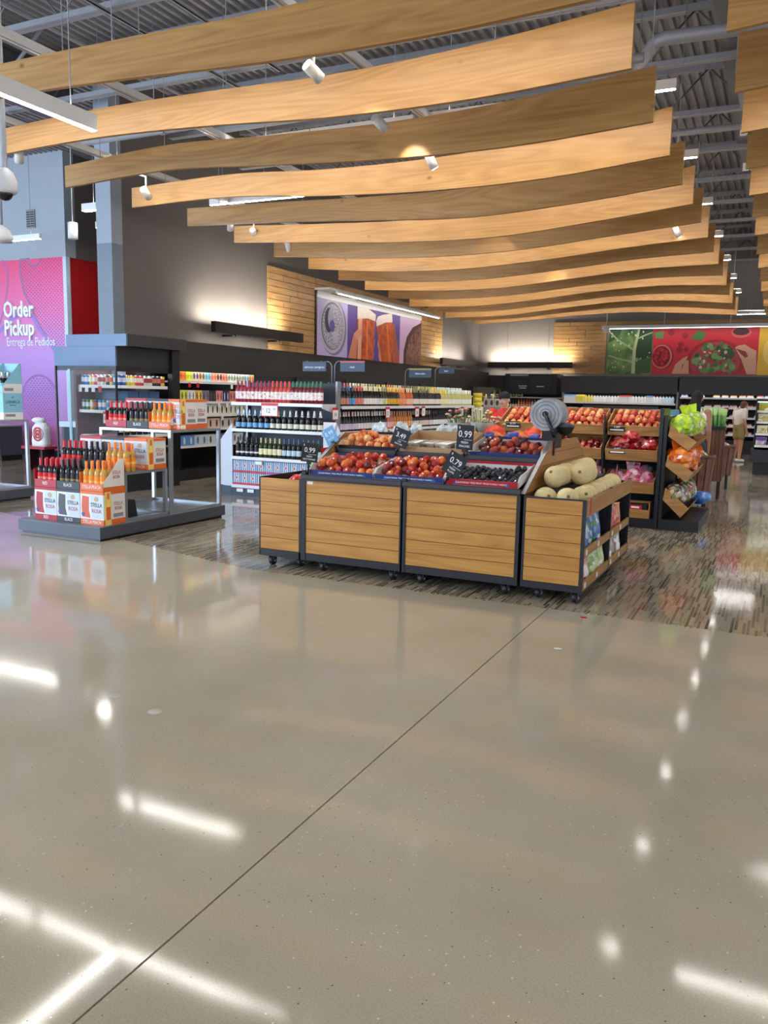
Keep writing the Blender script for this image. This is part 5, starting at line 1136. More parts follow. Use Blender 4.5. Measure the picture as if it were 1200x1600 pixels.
# ---- slatted wooden tubs along the aisle
TUBW = wood('dark_slat', (78, 46, 34), (128, 84, 62), axis=2)
def slat_tub(label, x, y, z0, z1, r0, r1, legs=True, n=14):
    t = thing('slatted_tub', label, 'tub', (x, y, 0)); h = z1-z0
    for k in range(n):
        a = 2*math.pi*k/n; wd = 2*math.pi*r0/n*.46
        b = MB().add([(-wd, 0, 0), (wd, 0, 0), (wd*r1/r0, r1-r0, h), (-wd*r1/r0, r1-r0, h), (-wd, .018, 0), (wd, .018, 0), (wd*r1/r0, r1-r0+.018, h), (-wd*r1/r0, r1-r0+.018, h)], [(3, 2, 1, 0), (4, 5, 6, 7), (0, 1, 5, 4), (1, 2, 6, 5), (2, 3, 7, 6), (3, 0, 4, 7)])
        o = b.build('slat', TUBW, t, (r0*math.sin(-a), r0*math.cos(a), z0), (0, 0, a))
    MB().lathe([(r1+.015, h-.05), (r1+.026, h-.05), (r1+.026, h), (r1+.015, h), (r1+.015, h-.05)], (0, 0, z0), 28).build('top_hoop', TUBW, t)
    MB().lathe([(0, .03), (r0*.97, .03), (r0*.97, .05), (0, .05)], (0, 0, z0), 20).build('tub_floor', BLACK, t)
    if legs:
        for sx in (-1, 1):
            for sy in (-1, 1): MB().box(sx*r0*.75-.018, sx*r0*.75+.018, sy*r0*.75-.018, sy*r0*.75+.018, 0, z0+.03).build('leg', BLACK, t)
slat_tub('brown slatted tub on black legs behind the orange bags', -1.12, 13.3, .2, .8, .2, .25); slat_tub('farther brown slatted tub on black legs nearest the man', -.98, 16.4, .25, .82, .19, .25)
lumpy('mixed_bag', 'dark leafy bag filling the nearer slatted tub', 'bag', None, MIXB, [(-1.12, 13.3, .62)], .42, .42, .3, 51, .35)
lumpy('mixed_bag', 'black and white packet heap on the farther slatted tub', 'bag', None, mixmat('pale_packet_print', [(220, 216, 210), (90, 80, 80), (200, 120, 120)], 20, .25, 'V'), [(-.98, 16.4, .66)], .42, .42, .26, 52, .35)
t = thing('celery_stand', 'brown slatted stand holding upright celery bunches', 'stand', (-1.03, 14.6, 0))
for k in range(7): MB().box(-.2+k*.058, -.15+k*.058, -.16, -.145, .3, 1.17).build('slat', TUBW, t)
MB().box(-.21, .21, -.145, .16, .3, 1.14).build('crate', mat((70, 46, 34), .6), t)
for x in (-.19, .15):
    for y in (-.13, .12): MB().box(x, x+.04, y, y+.03, 0, .3).build('leg', BLACK, t)
MB().box(-.22, .22, -.17, .17, 1.14, 1.2).build('rim', BLACK, t)
CEL = [mat((120, 176, 96), .4, var=.2, scale=20), mat((168, 212, 130), .35, var=.2, scale=20), mat((70, 150, 130), .35)]
cm_ = None
for i in range(3):
    for j in range(7):
        if cm_ is None:
            o = tag(MB().lathe([(0, 0), (.028, 0), (.026, .12), (.03, .2), (.034, .26), (.0, .28)], seg=7).build('celery_bunch', CEL[0]), 'green celery bunch standing in the slatted stand', 'celery', 'celery bunches')
            MB().lathe([(.033, .18), (.037, .27), (.02, .285)], seg=7).build('leaf_sleeve', CEL[1], o); cm_ = o
        else: o = copy_tree(cm_)
        o.location = (-1.03-.18+j*.06, 14.5+i*.09, 1.2); o.rotation_euler = (random.uniform(-.12, .12), random.uniform(-.15, .15), random.uniform(0, 6))
# ================================================================== WINE END SHELF
SHW = mat((216, 218, 222), .4, var=.02); DBL = mat((36, 42, 56), .5)
t = thing('wine_end_shelf', 'four-tier end shelf of wine bottles behind the island', 'shelf', (0, 0, 0))
EX0, EX1, EYF = -7.66, -6.04, 10.46
MB().box(EX0, EX1, EYF+.46, EYF+.5, .12, 1.75).build('back_panel', DBL, t); MB().box(EX0, EX1, EYF, EYF+.5, 0, .12).build('kick', mat((48, 58, 74), .5), t)
for x in (EX0-.01, EX1-.01): MB().box(x, x+.03, EYF+.4, EYF+.5, .12, 1.78).build('upright', mat((150, 152, 156), .4, .4), t)
SZ = (.135, .575, 1.005, 1.41)
for i, z in enumerate(SZ):
    s = MB().box(EX0, EX1, EYF, EYF+.46, z, z+.03).build('shelf_board', SHW, t); MB().box(EX0, EX1, EYF-.012, EYF, z-.012, z+.035).build('price_rail', mat((226, 228, 232), .35), s)
for x in (EX1-.015,):
    for z in SZ[1:]: MB().prism([(EYF, z), (EYF+.46, z), (EYF+.46, z-.13), (EYF, z-.03)], 0, x, x+.012).build('bracket', SHW, t)
MB().prism([(-7.95, .16), (-7.665, .12), (-7.665, 1.12), (-7.95, .78)], 1, EYF+.02, EYF+.04).build('wing_panel', mat((206, 212, 224), .5, var=.02), t); MB().box(-7.86, -7.665, EYF+.0, EYF+.3, 0, .14).build('wing_base', mat((58, 72, 90), .5), t)
def row(proto, n, x0, x1, y, z, label, group, rows=1, dy=.095):
    first = [True]
    for r in range(rows):
        for i in range(n):
            x = x0+(x1-x0)*(i+.5)/n
            if 'used' not in proto.keys(): o = proto; proto['used'] = 1
            else: o = copy_tree(proto)
            o.location = (x, y+r*dy, z); o.rotation_euler = (0, 0, random.uniform(0, 6)); tag(o, label, 'bottle', group)
LW = mixmat('heart_label', [(232, 224, 220), (236, 226, 222), (234, 224, 220), (206, 60, 54)], 30, .5); FMAG = mat((160, 24, 62), .35); FREDO = mat((222, 66, 30), .35); FGRN = mat((44, 120, 78), .35); FSILB = mat((170, 194, 214), .25, .6); FSIL = mat((206, 206, 200), .25, .5); LBLU = mat((120, 178, 220), .5); LCRM = mat((226, 222, 208), .5, var=.1, scale=50)
FDK = mat((60, 62, 70), .3, .4); FYEL = mat((222, 208, 130), .35); LYEL = mat((238, 230, 190), .5); FBLU = mat((70, 96, 130), .3); LBW = mat((196, 214, 232), .5, var=.15, scale=50); HEART = mat((206, 60, 50), .5)
yb = EYF+.07; zz = SZ[3]+.031
p = bottle('wine_bottle', GROSE, FMAG, LW, lz=(.05, .155), s=1.08); row(p, 9, -7.62, -6.98, yb, zz, 'magenta-capped rose bottle with white label on the top shelf, left part', 'magenta-capped bottles')
p = bottle('wine_bottle', mat((190, 70, 60), .12), FREDO, LW, lz=(.05, .155), s=1.08); row(p, 5, -6.98, -6.62, yb, zz, 'red-orange capped bottle with white label on the top shelf, middle', 'red-orange capped bottles')
p = bottle('wine_bottle', mat((110, 26, 34), .12), FGRN, LW, lz=(.05, .155), s=1.08); row(p, 8, -6.62, -6.08, yb, zz, 'green-capped bottle with white heart label on the top shelf, right part', 'green-capped bottles')
zz = SZ[2]+.031
p = bottle('wine_bottle', GDARK, FSILB, LBLU, True, (.03, .1)); row(p, 6, -7.63, -7.0, yb, zz, 'silver-blue foiled sparkling bottle with blue label on the second shelf', 'blue-label sparkling bottles')
p = bottle('wine_bottle', GDARK, FSIL, LCRM, True, (.03, .1)); row(p, 9, -7.0, -6.06, yb, zz, 'silver-foiled sparkling bottle with cream label on the second shelf', 'cream-label sparkling bottles')
zz = SZ[1]+.031
p = bottle('wine_bottle', GDARK, FDK, mat((40, 40, 44), .4), lz=(.03, .15), dot=mat((230, 230, 230), .5)); row(p, 5, -7.63, -7.2, yb, zz, 'dark wine bottle with a white ring mark on the third shelf', 'white-ring bottles')
p = bottle('wine_bottle', GGREEN, FYEL, LYEL, lz=(.05, .14)); row(p, 5, -7.2, -6.78, yb, zz, 'white wine bottle with yellow foil and cream label on the third shelf', 'yellow-foil bottles')
p = bottle('wine_bottle', mat((34, 44, 36), .12), FBLU, LBW, lz=(.05, .13)); row(p, 8, -6.78, -6.1, yb, zz, 'green-black wine bottle with blue foil on the third shelf', 'blue-foil bottles')
STRIPE = mixmat('striped_carton_print', [(70, 120, 170), (210, 220, 230), (90, 140, 186)], 1, .5)
def stripes_mat():
    m, nt, b = _mat('striped_carton'); N = nt.nodes; L = nt.links; tc = N.new('ShaderNodeTexCoord'); s = N.new('ShaderNodeSeparateXYZ'); L.new(tc.outputs['Object'], s.inputs[0])
    mu = N.new('ShaderNodeMath'); mu.operation = 'MULTIPLY'; mu.inputs[1].default_value = 26; L.new(s.outputs[0], mu.inputs[0]); fr = N.new('ShaderNodeMath'); fr.operation = 'FRACT'; L.new(mu.outputs[0], fr.inputs[0])
    rp = N.new('ShaderNodeValToRGB'); rp.color_ramp.interpolation = 'CONSTANT'; e = rp.color_ramp.elements; e[0].color = lin((84, 128, 170))+(1,); e[1].position = .55; e[1].color = lin((206, 218, 230))+(1,); L.new(fr.outputs[0], rp.inputs[0]); L.new(rp.outputs[0], b.inputs['Base Color']); b.inputs['Roughness'].default_value = .5
    return m
STRIPE = stripes_mat(); cmesh = MB().box(-.072, .072, 0, .3, .035, .19).mesh('striped_carton', STRIPE); EMB = MB().prism(ell(0, .11, .028, .04, 14), 1, -.002, 0).mesh('carton_emblem', mat((220, 200, 196), .5)); EMB2 = MB().prism(ell(0, .11, .014, .022, 10), 1, -.003, -.002).mesh('carton_emblem_centre', mat((196, 60, 50), .5))
for r in range(2):
    for i in range(10):
        red = i < 4
        o = put('drink_carton', cmesh, None, (-7.58+i*.15, EYF+.02, .166+r*.193)); tag(o, 'blue striped drink carton with %s base on the bottom shelf, %s row' % ('red' if red else 'magenta', 'upper' if r else 'lower'), 'carton', '%s striped cartons, %s row' % ('red' if red else 'magenta', 'upper' if r else 'lower'))
        MB().box(-.073, .073, -.001, .3, 0, .035).build('carton_base', RED if red else mat((176, 70, 130), .5), o); put('carton_emblem', EMB, o); put('carton_emblem', EMB2, o)
def shelf_price(label, x, y, z, w_, h, big, small='', face='-y', head='Sale'):
    t = thing('price_card', label, 'price sign', (x, y, z)); t.rotation_euler = (0, 0, 0 if face == '-y' else R(90))
    MB().box(-w_/2, w_/2, -.004, 0, 0, h).build('card', mat((206, 40, 52), .5), t); MB().box(-w_*.46, w_*.46, -.006, -.004, h*.06, h*.8).build('card_panel', TAGW, t)
    text(big, (-w_*.08, -.007, h*.42), h*.5, DARKINK, '-y', t, .001, squeeze=.85)
    if small: text(small, (w_*.3, -.007, h*.55), h*.2, DARKINK, '-y', t, .001)
    if small: text('$', (-w_*.38, -.007, h*.55), h*.18, DARKINK, '-y', t, .001)
shelf_price('red-edged price card 12.99 on the wine end shelf', -6.95, EYF-.015, 1.24, .3, .2, '12', '99')
shelf_price('red price card hanging in the drinks cooler left of the top tier bottles', -9.5, 9.72, 1.06, .13, .19, '12', '')
for i, (x, z) in enumerate(((-7.15, .55), (-7.5, .11), (-7.3, .11))): tag(MB().box(x-.06, x+.06, EYF-.016, EYF-.013, z-.05, z+.0).build('shelf_ticket', TAGW), ('small white shelf ticket above the striped cartons', 'small white ticket on the lowest shelf edge, left', 'small white ticket on the lowest shelf edge, right')[i], 'ticket')
# ================================================================== SHELVING ALONG THE LEFT WALL
WF = -9.55
t = thing('beverage_shelving', 'long black-canopied wine shelving along the left wall', 'shelf', (0, 0, 0))
MB().box(XL+.03, WF, 11.5, 28.3, 0, .18).build('base_deck', mat((34, 34, 38), .5), t); MB().box(XL+.03, XL+.06, 11.5, 28.3, .18, 2.0).build('back_panel', mat((30, 30, 34), .6), t)
c = MB().box(XL+.03, WF+.1, 11.42, 28.3, 2.0, 2.36).build('canopy', DARKWALL, t); MB().box(XL+.03, WF+.02, 11.42, 28.3, 2.36, 2.46).build('canopy_top', mat((34, 32, 32), .6), c); MB().box(WF-.02, WF+.03, 11.6, 28.2, 1.992, 2.0).build('canopy_lamp', emit((1, .97, .92), 9, 'canopy_glow'), c); MB().box(WF+.08, WF+.1, 11.42, 28.3, 1.93, 2.0).build('canopy_lip', DARKWALL, c)
for y in (11.5, 13.9, 16.3, 18.7, 21.1, 23.5, 25.9, 28.26): MB().box(XL+.06, XL+.12, y-.015, y+.015, .18, 2.0).build('upright', mat((60, 60, 64), .4), t)
def wshelf(y0, y1, z, d=.42):
    s = MB().box(WF-d, WF, y0, y1, z-.03, z).build('shelf_board', SHW, t); MB().box(WF, WF+.012, y0, y1, z-.04, z+.004).build('price_rail', mat((228, 228, 228), .35), s)
for z in (1.77, 1.41, 1.17, .92, .62): wshelf(11.52, 13.88, z)
for z in (1.62, 1.25, .9, .55): wshelf(13.92, 28.24, z)
# drink packs on the near bay
rows = [(1.77, .2, [((240, 150, 60), (236, 96, 50)), ((222, 226, 60), (180, 210, 60)), ((236, 200, 190), (60, 90, 110)), ((232, 190, 150), (120, 90, 60)), ((160, 212, 226), (90, 170, 200)), ((238, 170, 150), (236, 120, 90)), ((236, 176, 156), (60, 40, 50)), ((238, 170, 150), (220, 110, 90)), ((222, 226, 216), (130, 150, 120)), ((226, 228, 220), (120, 140, 116)), ((222, 226, 216), (140, 160, 130)), ((190, 214, 220), (120, 150, 160)), ((224, 180, 130), (190, 120, 70))]),
        (1.41, .2, [((222, 226, 90), (60, 60, 60)), ((232, 230, 226), (110, 120, 150)), ((240, 200, 90), (40, 36, 40)), ((120, 126, 136), (120, 40, 70)), ((50, 46, 56), (90, 80, 90)), ((236, 150, 130), (60, 60, 120)), ((40, 44, 90), (200, 210, 230)), ((230, 140, 110), (50, 50, 110)), ((44, 48, 96), (206, 214, 232)), ((190, 210, 224), (60, 70, 110)), ((206, 60, 80), (60, 50, 80))]),
        (1.17, .19, [((30, 30, 34), (120, 40, 40)), ((36, 36, 40), (220, 220, 220)), ((226, 226, 216), (60, 60, 50)), ((232, 230, 216), (70, 70, 60)), ((226, 222, 206), (60, 60, 50)), ((230, 228, 214), (80, 80, 70)), ((222, 220, 206), (50, 50, 46)), ((180, 170, 150), (70, 60, 50))]),
        (.92, .18, [((30, 32, 40), (70, 110, 160)), ((210, 206, 200), (90, 70, 60)), ((220, 190, 170), (60, 50, 50)), ((200, 196, 190), (60, 60, 60)), ((210, 170, 150), (70, 50, 50)), ((190, 186, 180), (60, 60, 60))]),
        (.62, .18, [((90, 140, 200), (210, 220, 230)), ((196, 206, 216), (80, 110, 150)), ((206, 212, 218), (60, 60, 70)), ((90, 120, 170), (220, 224, 230)), ((210, 214, 220), (90, 100, 120)), ((60, 70, 100), (200, 206, 214))])]
for ri, (z, h, cols) in enumerate(rows):
    n = len(cols); y = 11.58
    for i, (a, c2) in enumerate(cols):
        wd = (13.84-11.58)/n
        o = MB().box(-.26, 0, .004, wd-.008, 0, h).build('drink_pack', mat(a, .5), None, (WF-.03, y, z)); tag(o, 'printed drink pack on the %s shelf of the near wall bay, %s from the left' % (ORD[ri], ORD[i]), 'pack')
        for k in range(2 if wd > .15 else 1):
            w2 = wd/(2 if wd > .15 else 1); MB().prism(ell(w2*(k+.5), h*.48, w2*(.3 if ri == 0 else .15), h*(.3 if ri == 0 else .38), 10), 0, 0, .002).build('pack_print', mat(c2, .5), o)
        if h > .19: MB().box(0, .0015, .004, wd-.008, h*.47, h*.52).build('pack_seam', mat(tuple(int(v*.8) for v in a), .5), o)
        y += wd
for i, (y, z) in enumerate(((11.75, 1.72), (11.98, 1.72), (13.0, 1.71), (12.6, 1.36), (12.85, 1.36), (13.6, 1.36), (12.7, 1.12))): tag(MB().box(WF+.013, WF+.016, y, y+.07, z-.06, z+.02).build('shelf_ticket', RED if i in (0, 1) else TAGW), 'small %s shelf ticket on the near wall bay, %s in reading order' % ('red' if i in (0, 1) else 'white', ORD[i]), 'ticket')
# ================================================================== WINE GONDOLA BEHIND THE END SHELF
t = thing('wine_gondola', 'long double-sided wine gondola running back behind the end shelf', 'shelf', (0, 0, 0)); GX = -6.02
MB().box(-6.52, -6.48, 10.98, 16.95, .12, 1.74).build('spine', DBL, t); MB().box(-7.6, GX, 10.98, 16.95, 0, .12).build('base_deck', mat((40, 44, 54), .5), t); MB().box(-7.6, -6.52, 10.98, 16.95, 1.38, 1.41).build('far_side_shelf', SHW, t)
for y in (10.99, 12.98, 14.97, 16.92): MB().box(-6.5, -6.44, y-.015, y+.015, .12, 1.74).build('upright', mat((150, 152, 156), .4, .4), t)
for z in (.59, 1.02, 1.41): s_ = MB().box(-6.48, GX, 11.0, 16.94, z-.03, z).build('shelf_board', SHW, t); MB().box(GX, GX+.012, 11.0, 16.94, z-.042, z+.004).build('price_rail', mat((230, 230, 230), .35), s_)
MB().box(-6.48, -6.22, 11.0, 16.94, 1.41, 1.47).build('riser', mat((70, 72, 78), .5), t)
def M_(c, r=.4): return mat(c, r)
GS = [(11.0, GDARK, (206, 170, 150), (222, 180, 150), 0, 'copper-capped'), (11.32, GDARK, (60, 80, 130), (206, 140, 110), 0, 'blue-capped'), (11.55, GDARK, (70, 110, 160), (90, 160, 214), 0, 'blue-label'), (11.78, GDARK, (216, 96, 84), (226, 130, 120), 0, 'salmon-capped'), (12.45, GDARK, (232, 220, 176), (236, 230, 222), 1, 'cream-foiled'), (12.72, GGREEN, (170, 176, 130), (206, 212, 160), 1, 'green sparkling'),
      (13.12, GDARK, (232, 196, 90), (236, 184, 50), 0, 'yellow-label'), (13.42, mat((214, 120, 70), .12), (232, 160, 100), (236, 150, 110), 0, 'orange'), (13.76, mat((206, 96, 50), .12), (226, 200, 170), (236, 196, 170), 0, 'amber rose'), (14.5, GDARK, (120, 116, 70), (230, 222, 206), 0, 'olive-capped'), (15.16, GDARK, (206, 190, 120), (236, 228, 210), 0, 'straw-capped'), (15.5, GPALE, (236, 206, 70), (236, 230, 190), 0, 'yellow-foiled pale'), (16.4, GPALE, (206, 222, 226), (236, 236, 226), 0, 'pale-capped white'), (16.95, GPALE, (236, 232, 210), (238, 238, 230), 0, 'cream-capped white')]
GL = [(11.6, GDARK, (236, 196, 196), (206, 196, 214), 1, 'pink-foiled'), (12.7, GDARK, (226, 224, 218), (226, 224, 222), 1, 'white-foiled'), (13.0, mat((206, 120, 100), .12), (236, 190, 180), (238, 190, 180), 0, 'rose'), (13.8, mat((200, 120, 60), .12), (206, 150, 110), (238, 180, 130), 0, 'amber'), (14.6, GDARK, (206, 190, 180), (236, 214, 200), 0, 'blush-label'), (16.95, GDARK, (70, 66, 66), (232, 230, 224), 0, 'black-capped')]
def run(segs, x, z, tier, y0=11.06, dy=.098, h=1.0):
    k = 0; ms = {}; y = y0
    while y < 16.9:
        while y > segs[k][0]: k += 1
        if k not in ms: y_, g, f, l, ch, w_ = segs[k]; ms[k] = bottle_mesh(g, M_(f, .35), M_(l, .5), bool(ch), (.03, .12), h)
        o = put('wine_bottle', ms[k], None, (x+random.uniform(-.008, .008), y, z)); tag(o, '%s wine bottle in the %s of the gondola' % (segs[k][5], tier), 'bottle', '%s bottles, gondola %s' % (segs[k][5], tier)); y += dy
run(GS, GX-.06, 1.411, 'top front row', h=1.05); run(GS[1:], GX-.28, 1.471, 'top back row', 11.1, h=1.0); run(GL, GX-.06, 1.021, 'middle shelf row')
for i, (y, z, w_) in enumerate(((10.75, 1.21, .17), (12.56, 1.21, .15), (13.8, 1.21, .17), (14.1, 1.22, .15), (16.15, 1.2, .14))):
    shelf_price('red-topped price card on the gondola shelf edge, %s from the left' % ORD[i], GX+.03 if i else -5.99, y, z, w_, .185, ('14', '12', '10', '9', '8')[i], face='+x')
# aisle flags on curved poles
def aisle_flag(label, x0, x1, y, z0, z1, word, band, bend):
    w_, h = x1-x0, z1-z0; t = thing('aisle_sign', label, 'sign', ((x0+x1)/2, y, z0)); MB().box(-w_/2, w_/2, -.008, .008, 0, h).build('panel', mat((52, 70, 96), .5), t); MB().box(-w_/2, w_/2, -.011, .01, h*.84, h).build('band', mat(band, .5), t)
    text(word, (0, -.011, h*.42), .052, INK, '-y', t, .001, squeeze=.9)
    s = 1 if bend > 0 else -1; p = z0-1.43
    MB().tube([(bend, 0, -p), (bend, 0, h*.5), (bend-s*.02, 0, h*.8), (bend-s*.06, 0, h*.97), (s*w_/2, 0, h*.99)], .009, 8).build('pole', mat((120, 130, 142), .35, .5), t)
    for x2 in (-w_*.3, w_*.3): MB().box(x2-.012, x2+.012, -.013, .013, h-.006, h+.012).build('panel_clip', BLACK, t)
aisle_flag('cabernet sauvignon flag sign on a curved pole', -6.83, -6.41, 11.2, 1.94, 2.09, 'cabernet sauvignon', (40, 54, 76), .31); aisle_flag('rose flag sign with a pink band on a curved pole', -6.17, -5.75, 11.22, 1.94, 2.1, 'rosé', (196, 74, 90), -.31)
aisle_flag('white wine flag sign with a yellow band', -6.52, -6.06, 14.6, 1.94, 2.11, 'white wine', (176, 146, 74), -.31); aisle_flag('small dark flag sign near the far end of the gondola', -6.80, -6.44, 16.8, 2.08, 2.21, 'beer', (40, 50, 68), -.26)
# ================================================================== DRINKS COOLER AT THE LEFT
CY0, CY1 = 9.63, 11.02; CX0, CX1 = -10.48, -9.2
DAYLIT_BLUE = mat((92, 116, 148), .42, var=.05)  # blue daylight on the end faces, put into their colour
t = thing('drinks_cooler', 'open drinks cooler with a glass end and daylight blue painted on its header', 'cooler', (0, 0, 0))
MB().box(CX0, CX1+.05, CY0+.03, CY1, 0, .55).build('base', mat((36, 38, 46), .45), t)
MB().box(CX0, CX1, CY0, CY0+.03, 1.95, 2.25).build('end_header', DAYLIT_BLUE, t); h_ = MB().box(CX0, CX1, CY0+.03, CY1, 1.95, 2.25).build('header', mat((44, 42, 44), .5), t)
MB().box(CX0+.28, CX1+.23, CY0-.01, CY0+.02, 2.25, 2.43).build('end_cap', DAYLIT_BLUE, t); MB().box(CX0+.28, CX1+.23, CY0+.02, CY1, 2.25, 2.43).build('top_cap', mat((46, 44, 46), .5), t)
MB().box(CX0, CX1, CY0+.02, CY0+.04, 1.88, 1.95).build('header_trim', BLACK, t)
MB().box(CX1-.02, CX1, CY0+.03, CY1-.16, 1.87, 1.95).build('header_lip', BLACK, t)
for x in (CX0, CX1-.02): MB().box(x, x+.025, CY0, CY0+.03, .5, 1.95).build('end_post', BLACK, t)
MB().box(CX0+.27, CX0+.32, CY0+.01, CY0+.03, .5, 1.9).build('glass_strip', mat((160, 196, 210), .3), t)
MB().box(CX0+.025, CX1-.02, CY0+.012, CY0+.018, .55, 1.88).build('end_glass', glass((226, 238, 240), .03, 'cooler_glass', .05), t)
MB().box(CX1-.04, CX1+.06, CY1-.16, CY1+.02, .3, 2.3).build('far_post', mat((22, 22, 24), .4), t); MB().box(CX0+.36, CX0+.4, CY0+.05, CY1, .55, 1.95).build('back_panel', mat((84, 26, 36), .5), t)
MB().box(CX0+.6, CX1-.15, CY0+.15, CY1-.2, 1.935, 1.945).build('cooler_lamp', emit((.95, .98, 1), 3, 'cooler_glow'), t)
for z in (1.66, 1.27, .88): s = MB().box(CX0+.4, CX1-.04, CY0+.12, CY1-.18, z-.02, z).build('wire_shelf', mat((224, 228, 230), .35), t); MB().box(CX1-.045, CX1-.03, CY0+.12, CY1-.18, z-.045, z+.002).build('price_rail', WHITE, s)
for z in (1.66, 1.27): MB().box(CX0+.36, CX1-.04, CY0+.1, CY0+.12, z-.045, z+.002).build('shelf_end_rail', WHITE, t)
CANC = [((60, 110, 190), (220, 226, 232)), ((228, 206, 60), (236, 236, 230)), ((214, 80, 90), (236, 224, 222)), ((222, 222, 218), (160, 60, 60)), ((60, 56, 70), (214, 120, 90)), ((236, 210, 80), (196, 60, 60))]
CAN2 = [((30, 120, 90), (220, 230, 226)), ((222, 206, 50), (240, 236, 220)), ((40, 80, 56), (206, 60, 50)), ((70, 150, 210), (236, 240, 240)), ((206, 210, 210), (90, 140, 190)), ((200, 60, 60), (230, 230, 230))]
def can_mesh(a, c): return MB().lathe([(0, 0), (.028, 0), (.033, .008), (.033, .05), (.0333, .12), (.033, .15), (.027, .162), (0, .160)], seg=12, ms=[0, 0, 0, 1, 0, 2, 2]).mesh('drink_can', [mat(a, .3, .3), mat(c, .4), STEEL])
for ri, (z, cols) in enumerate(((1.66, CANC), (1.27, CAN2))):
    ms = [can_mesh(*c) for c in cols]
    for i in range(11):
        k = i*6//11
        for r in range(2):
            o = put('drink_can', ms[k], None, (CX1-.09-.0*r-(.075*r), CY0+.16+i*.1, z)); tag(o, 'drink can of the %s colour on the %s cooler shelf' % (ORD[k], 'upper' if ri == 0 else 'middle'), 'can', 'cooler cans %d %d' % (ri, k))
    for i in range(8):
        k = i*6//8
        o = put('drink_can', ms[k], None, (CX0+.45+i*.085, CY0+.16, z)); tag(o, 'drink can of the %s colour along the glass end, %s cooler shelf' % (ORD[k], 'upper' if ri == 0 else 'middle'), 'can', 'cooler end cans %d %d' % (ri, k))
for i in range(3): tag(MB().box(CX0+.45, CX1-.14, CY0+.4+i*.25, CY0+.63+i*.25, 0, .14).build('blue_pack', mat((70, 104, 146), .45), None, (0, 0, 1.27+.165)), 'slate blue drink pack stacked above the middle cooler shelf, %s from the glass' % ORD[i], 'pack')
pb_ = tag(bottle('wine_bottle', GDARK, SIL, mat((206, 200, 180), .5), True), 'silver-topped bottle on the low cooler shelf', 'bottle', 'bottles on the low cooler shelf')
for i in range(6):
    o = pb_ if i == 0 else copy_tree(pb_); o.location = (CX1-.1, CY0+.18+i*.14, .885)
for i in range(4): tag(MB().box(CX0+.4+i*.14, CX0+.47+i*.14, CY0+.094, CY0+.099, 1.55, 1.64).build('shelf_ticket', RED if i == 3 else TAGW), 'small ticket under the upper cooler shelf, %s from the left' % ORD[i], 'ticket')
# ================================================================== BACK WALL COOLERS
KF = 27.6
t = thing('dairy_cooler', 'long black dairy cooler along the back wall under the leaf mural', 'cooler', (0, 0, 0))
MB().box(-6.72, -3.03, KF-.1, YB-.02, 1.86, 2.34).build('canopy', mat((36, 37, 42), .5), t); MB().box(-6.72, -3.03, KF, YB-.02, 0, .6).build('base', mat((30, 31, 36), .5), t); MB().box(-6.72, -3.03, YB-.15, YB-.05, .6, 1.86).build('back_panel', mat((40, 42, 48), .5), t)
for x in (-6.72, -3.06): MB().box(x, x+.05, KF+.1, YB-.02, .6, 1.86).build('side_panel', mat((120, 122, 126), .4), t)
for z, y in ((1.5, KF+.1), (1.12, KF+.0)): s = MB().box(-6.67, -3.08, y, YB-.15, z-.03, z).build('shelf_board', WHITE, t); MB().box(-6.67, -3.08, y-.02, y, z-.05, z+.005).build('price_rail', WHITE, s)
MB().box(-6.67, -3.08, KF+.05, KF+.12, 1.845, 1.86).build('canopy_lamp', emit((1, 1, 1), 3, 'dairy_glow'), t)
MB().box(-6.0, -3.6, KF+.1, KF+.2, 1.2, 1.4).build('night_blind', mat((42, 44, 50), .35), t)
jug = [MB().lathe([(0, 0), (.05, 0), (.055, .02), (.055, .15), (.03, .2), (.02, .21), (.02, .235), (0, .235)], seg=10, ms=[0, 0, 0, 0, 0, 1, 1]).mesh('milk_jug', [mat(a, .4), mat(c, .4)]) for a, c in (((226, 230, 236), (90, 130, 180)), ((236, 222, 110), (220, 200, 60)), ((238, 238, 238), (50, 52, 60)), ((236, 236, 238), (206, 60, 60)), ((206, 222, 236), (60, 110, 170)))]
carts = [MB().box(-.06, .06, -.05, .05, 0, .19).prism([(-.05, .19), (.05, .19), (0, .24)], 0, -.06, .06, 1).mesh('milk_carton', [mat(a, .5), mat(c, .5)]) for a, c in (((232, 232, 236), (90, 140, 190)), ((236, 220, 100), (226, 200, 60)), ((240, 236, 236), (190, 60, 60)))]
seq = [('c', 0)]*4+[('c', 1)]*3+[('j', 1)]*3+[('j', 2)]*9+[('c', 2)]*4+[('j', 2)]*5+[('c', 0)]*2+[('j', 3)]*3+[('j', 4)]*4
nm_ = {'c0': 'white and blue milk carton', 'c1': 'yellow milk carton', 'c2': 'white and red milk carton', 'j0': 'white jug', 'j1': 'yellow-topped jug', 'j2': 'white jug with dark cap', 'j3': 'white jug with red cap', 'j4': 'pale blue jug'}
for i, (k, j) in enumerate(seq):
    o = put('milk_carton' if k == 'c' else 'milk_jug', (carts if k == 'c' else jug)[j], None, (-6.6+i*.095*1.0, KF+.2, 1.501)); tag(o, nm_[k+str(j)]+' on the upper dairy cooler shelf', 'carton' if k == 'c' else 'jug', nm_[k+str(j)]+' row')
for i in range(4):
    tag(MB().box(-.2, .2, -.1, .1, 0, .2).build('yogurt_pack', mat(((226, 228, 230), (226, 200, 204), (70, 130, 190), (120, 180, 200))[i], .5), None, (-6.4+i*.55 if i < 2 else -4.4+i*.42, KF+.15, 1.121)), '%s pack on the lower dairy cooler shelf' % ('white', 'pale pink', 'blue', 'light blue')[i], 'pack')
MB().box(-6.72, -3.03, KF-.1, KF-.08, 1.8, 1.86).build('canopy_lip', mat((36, 37, 42), .5), t)
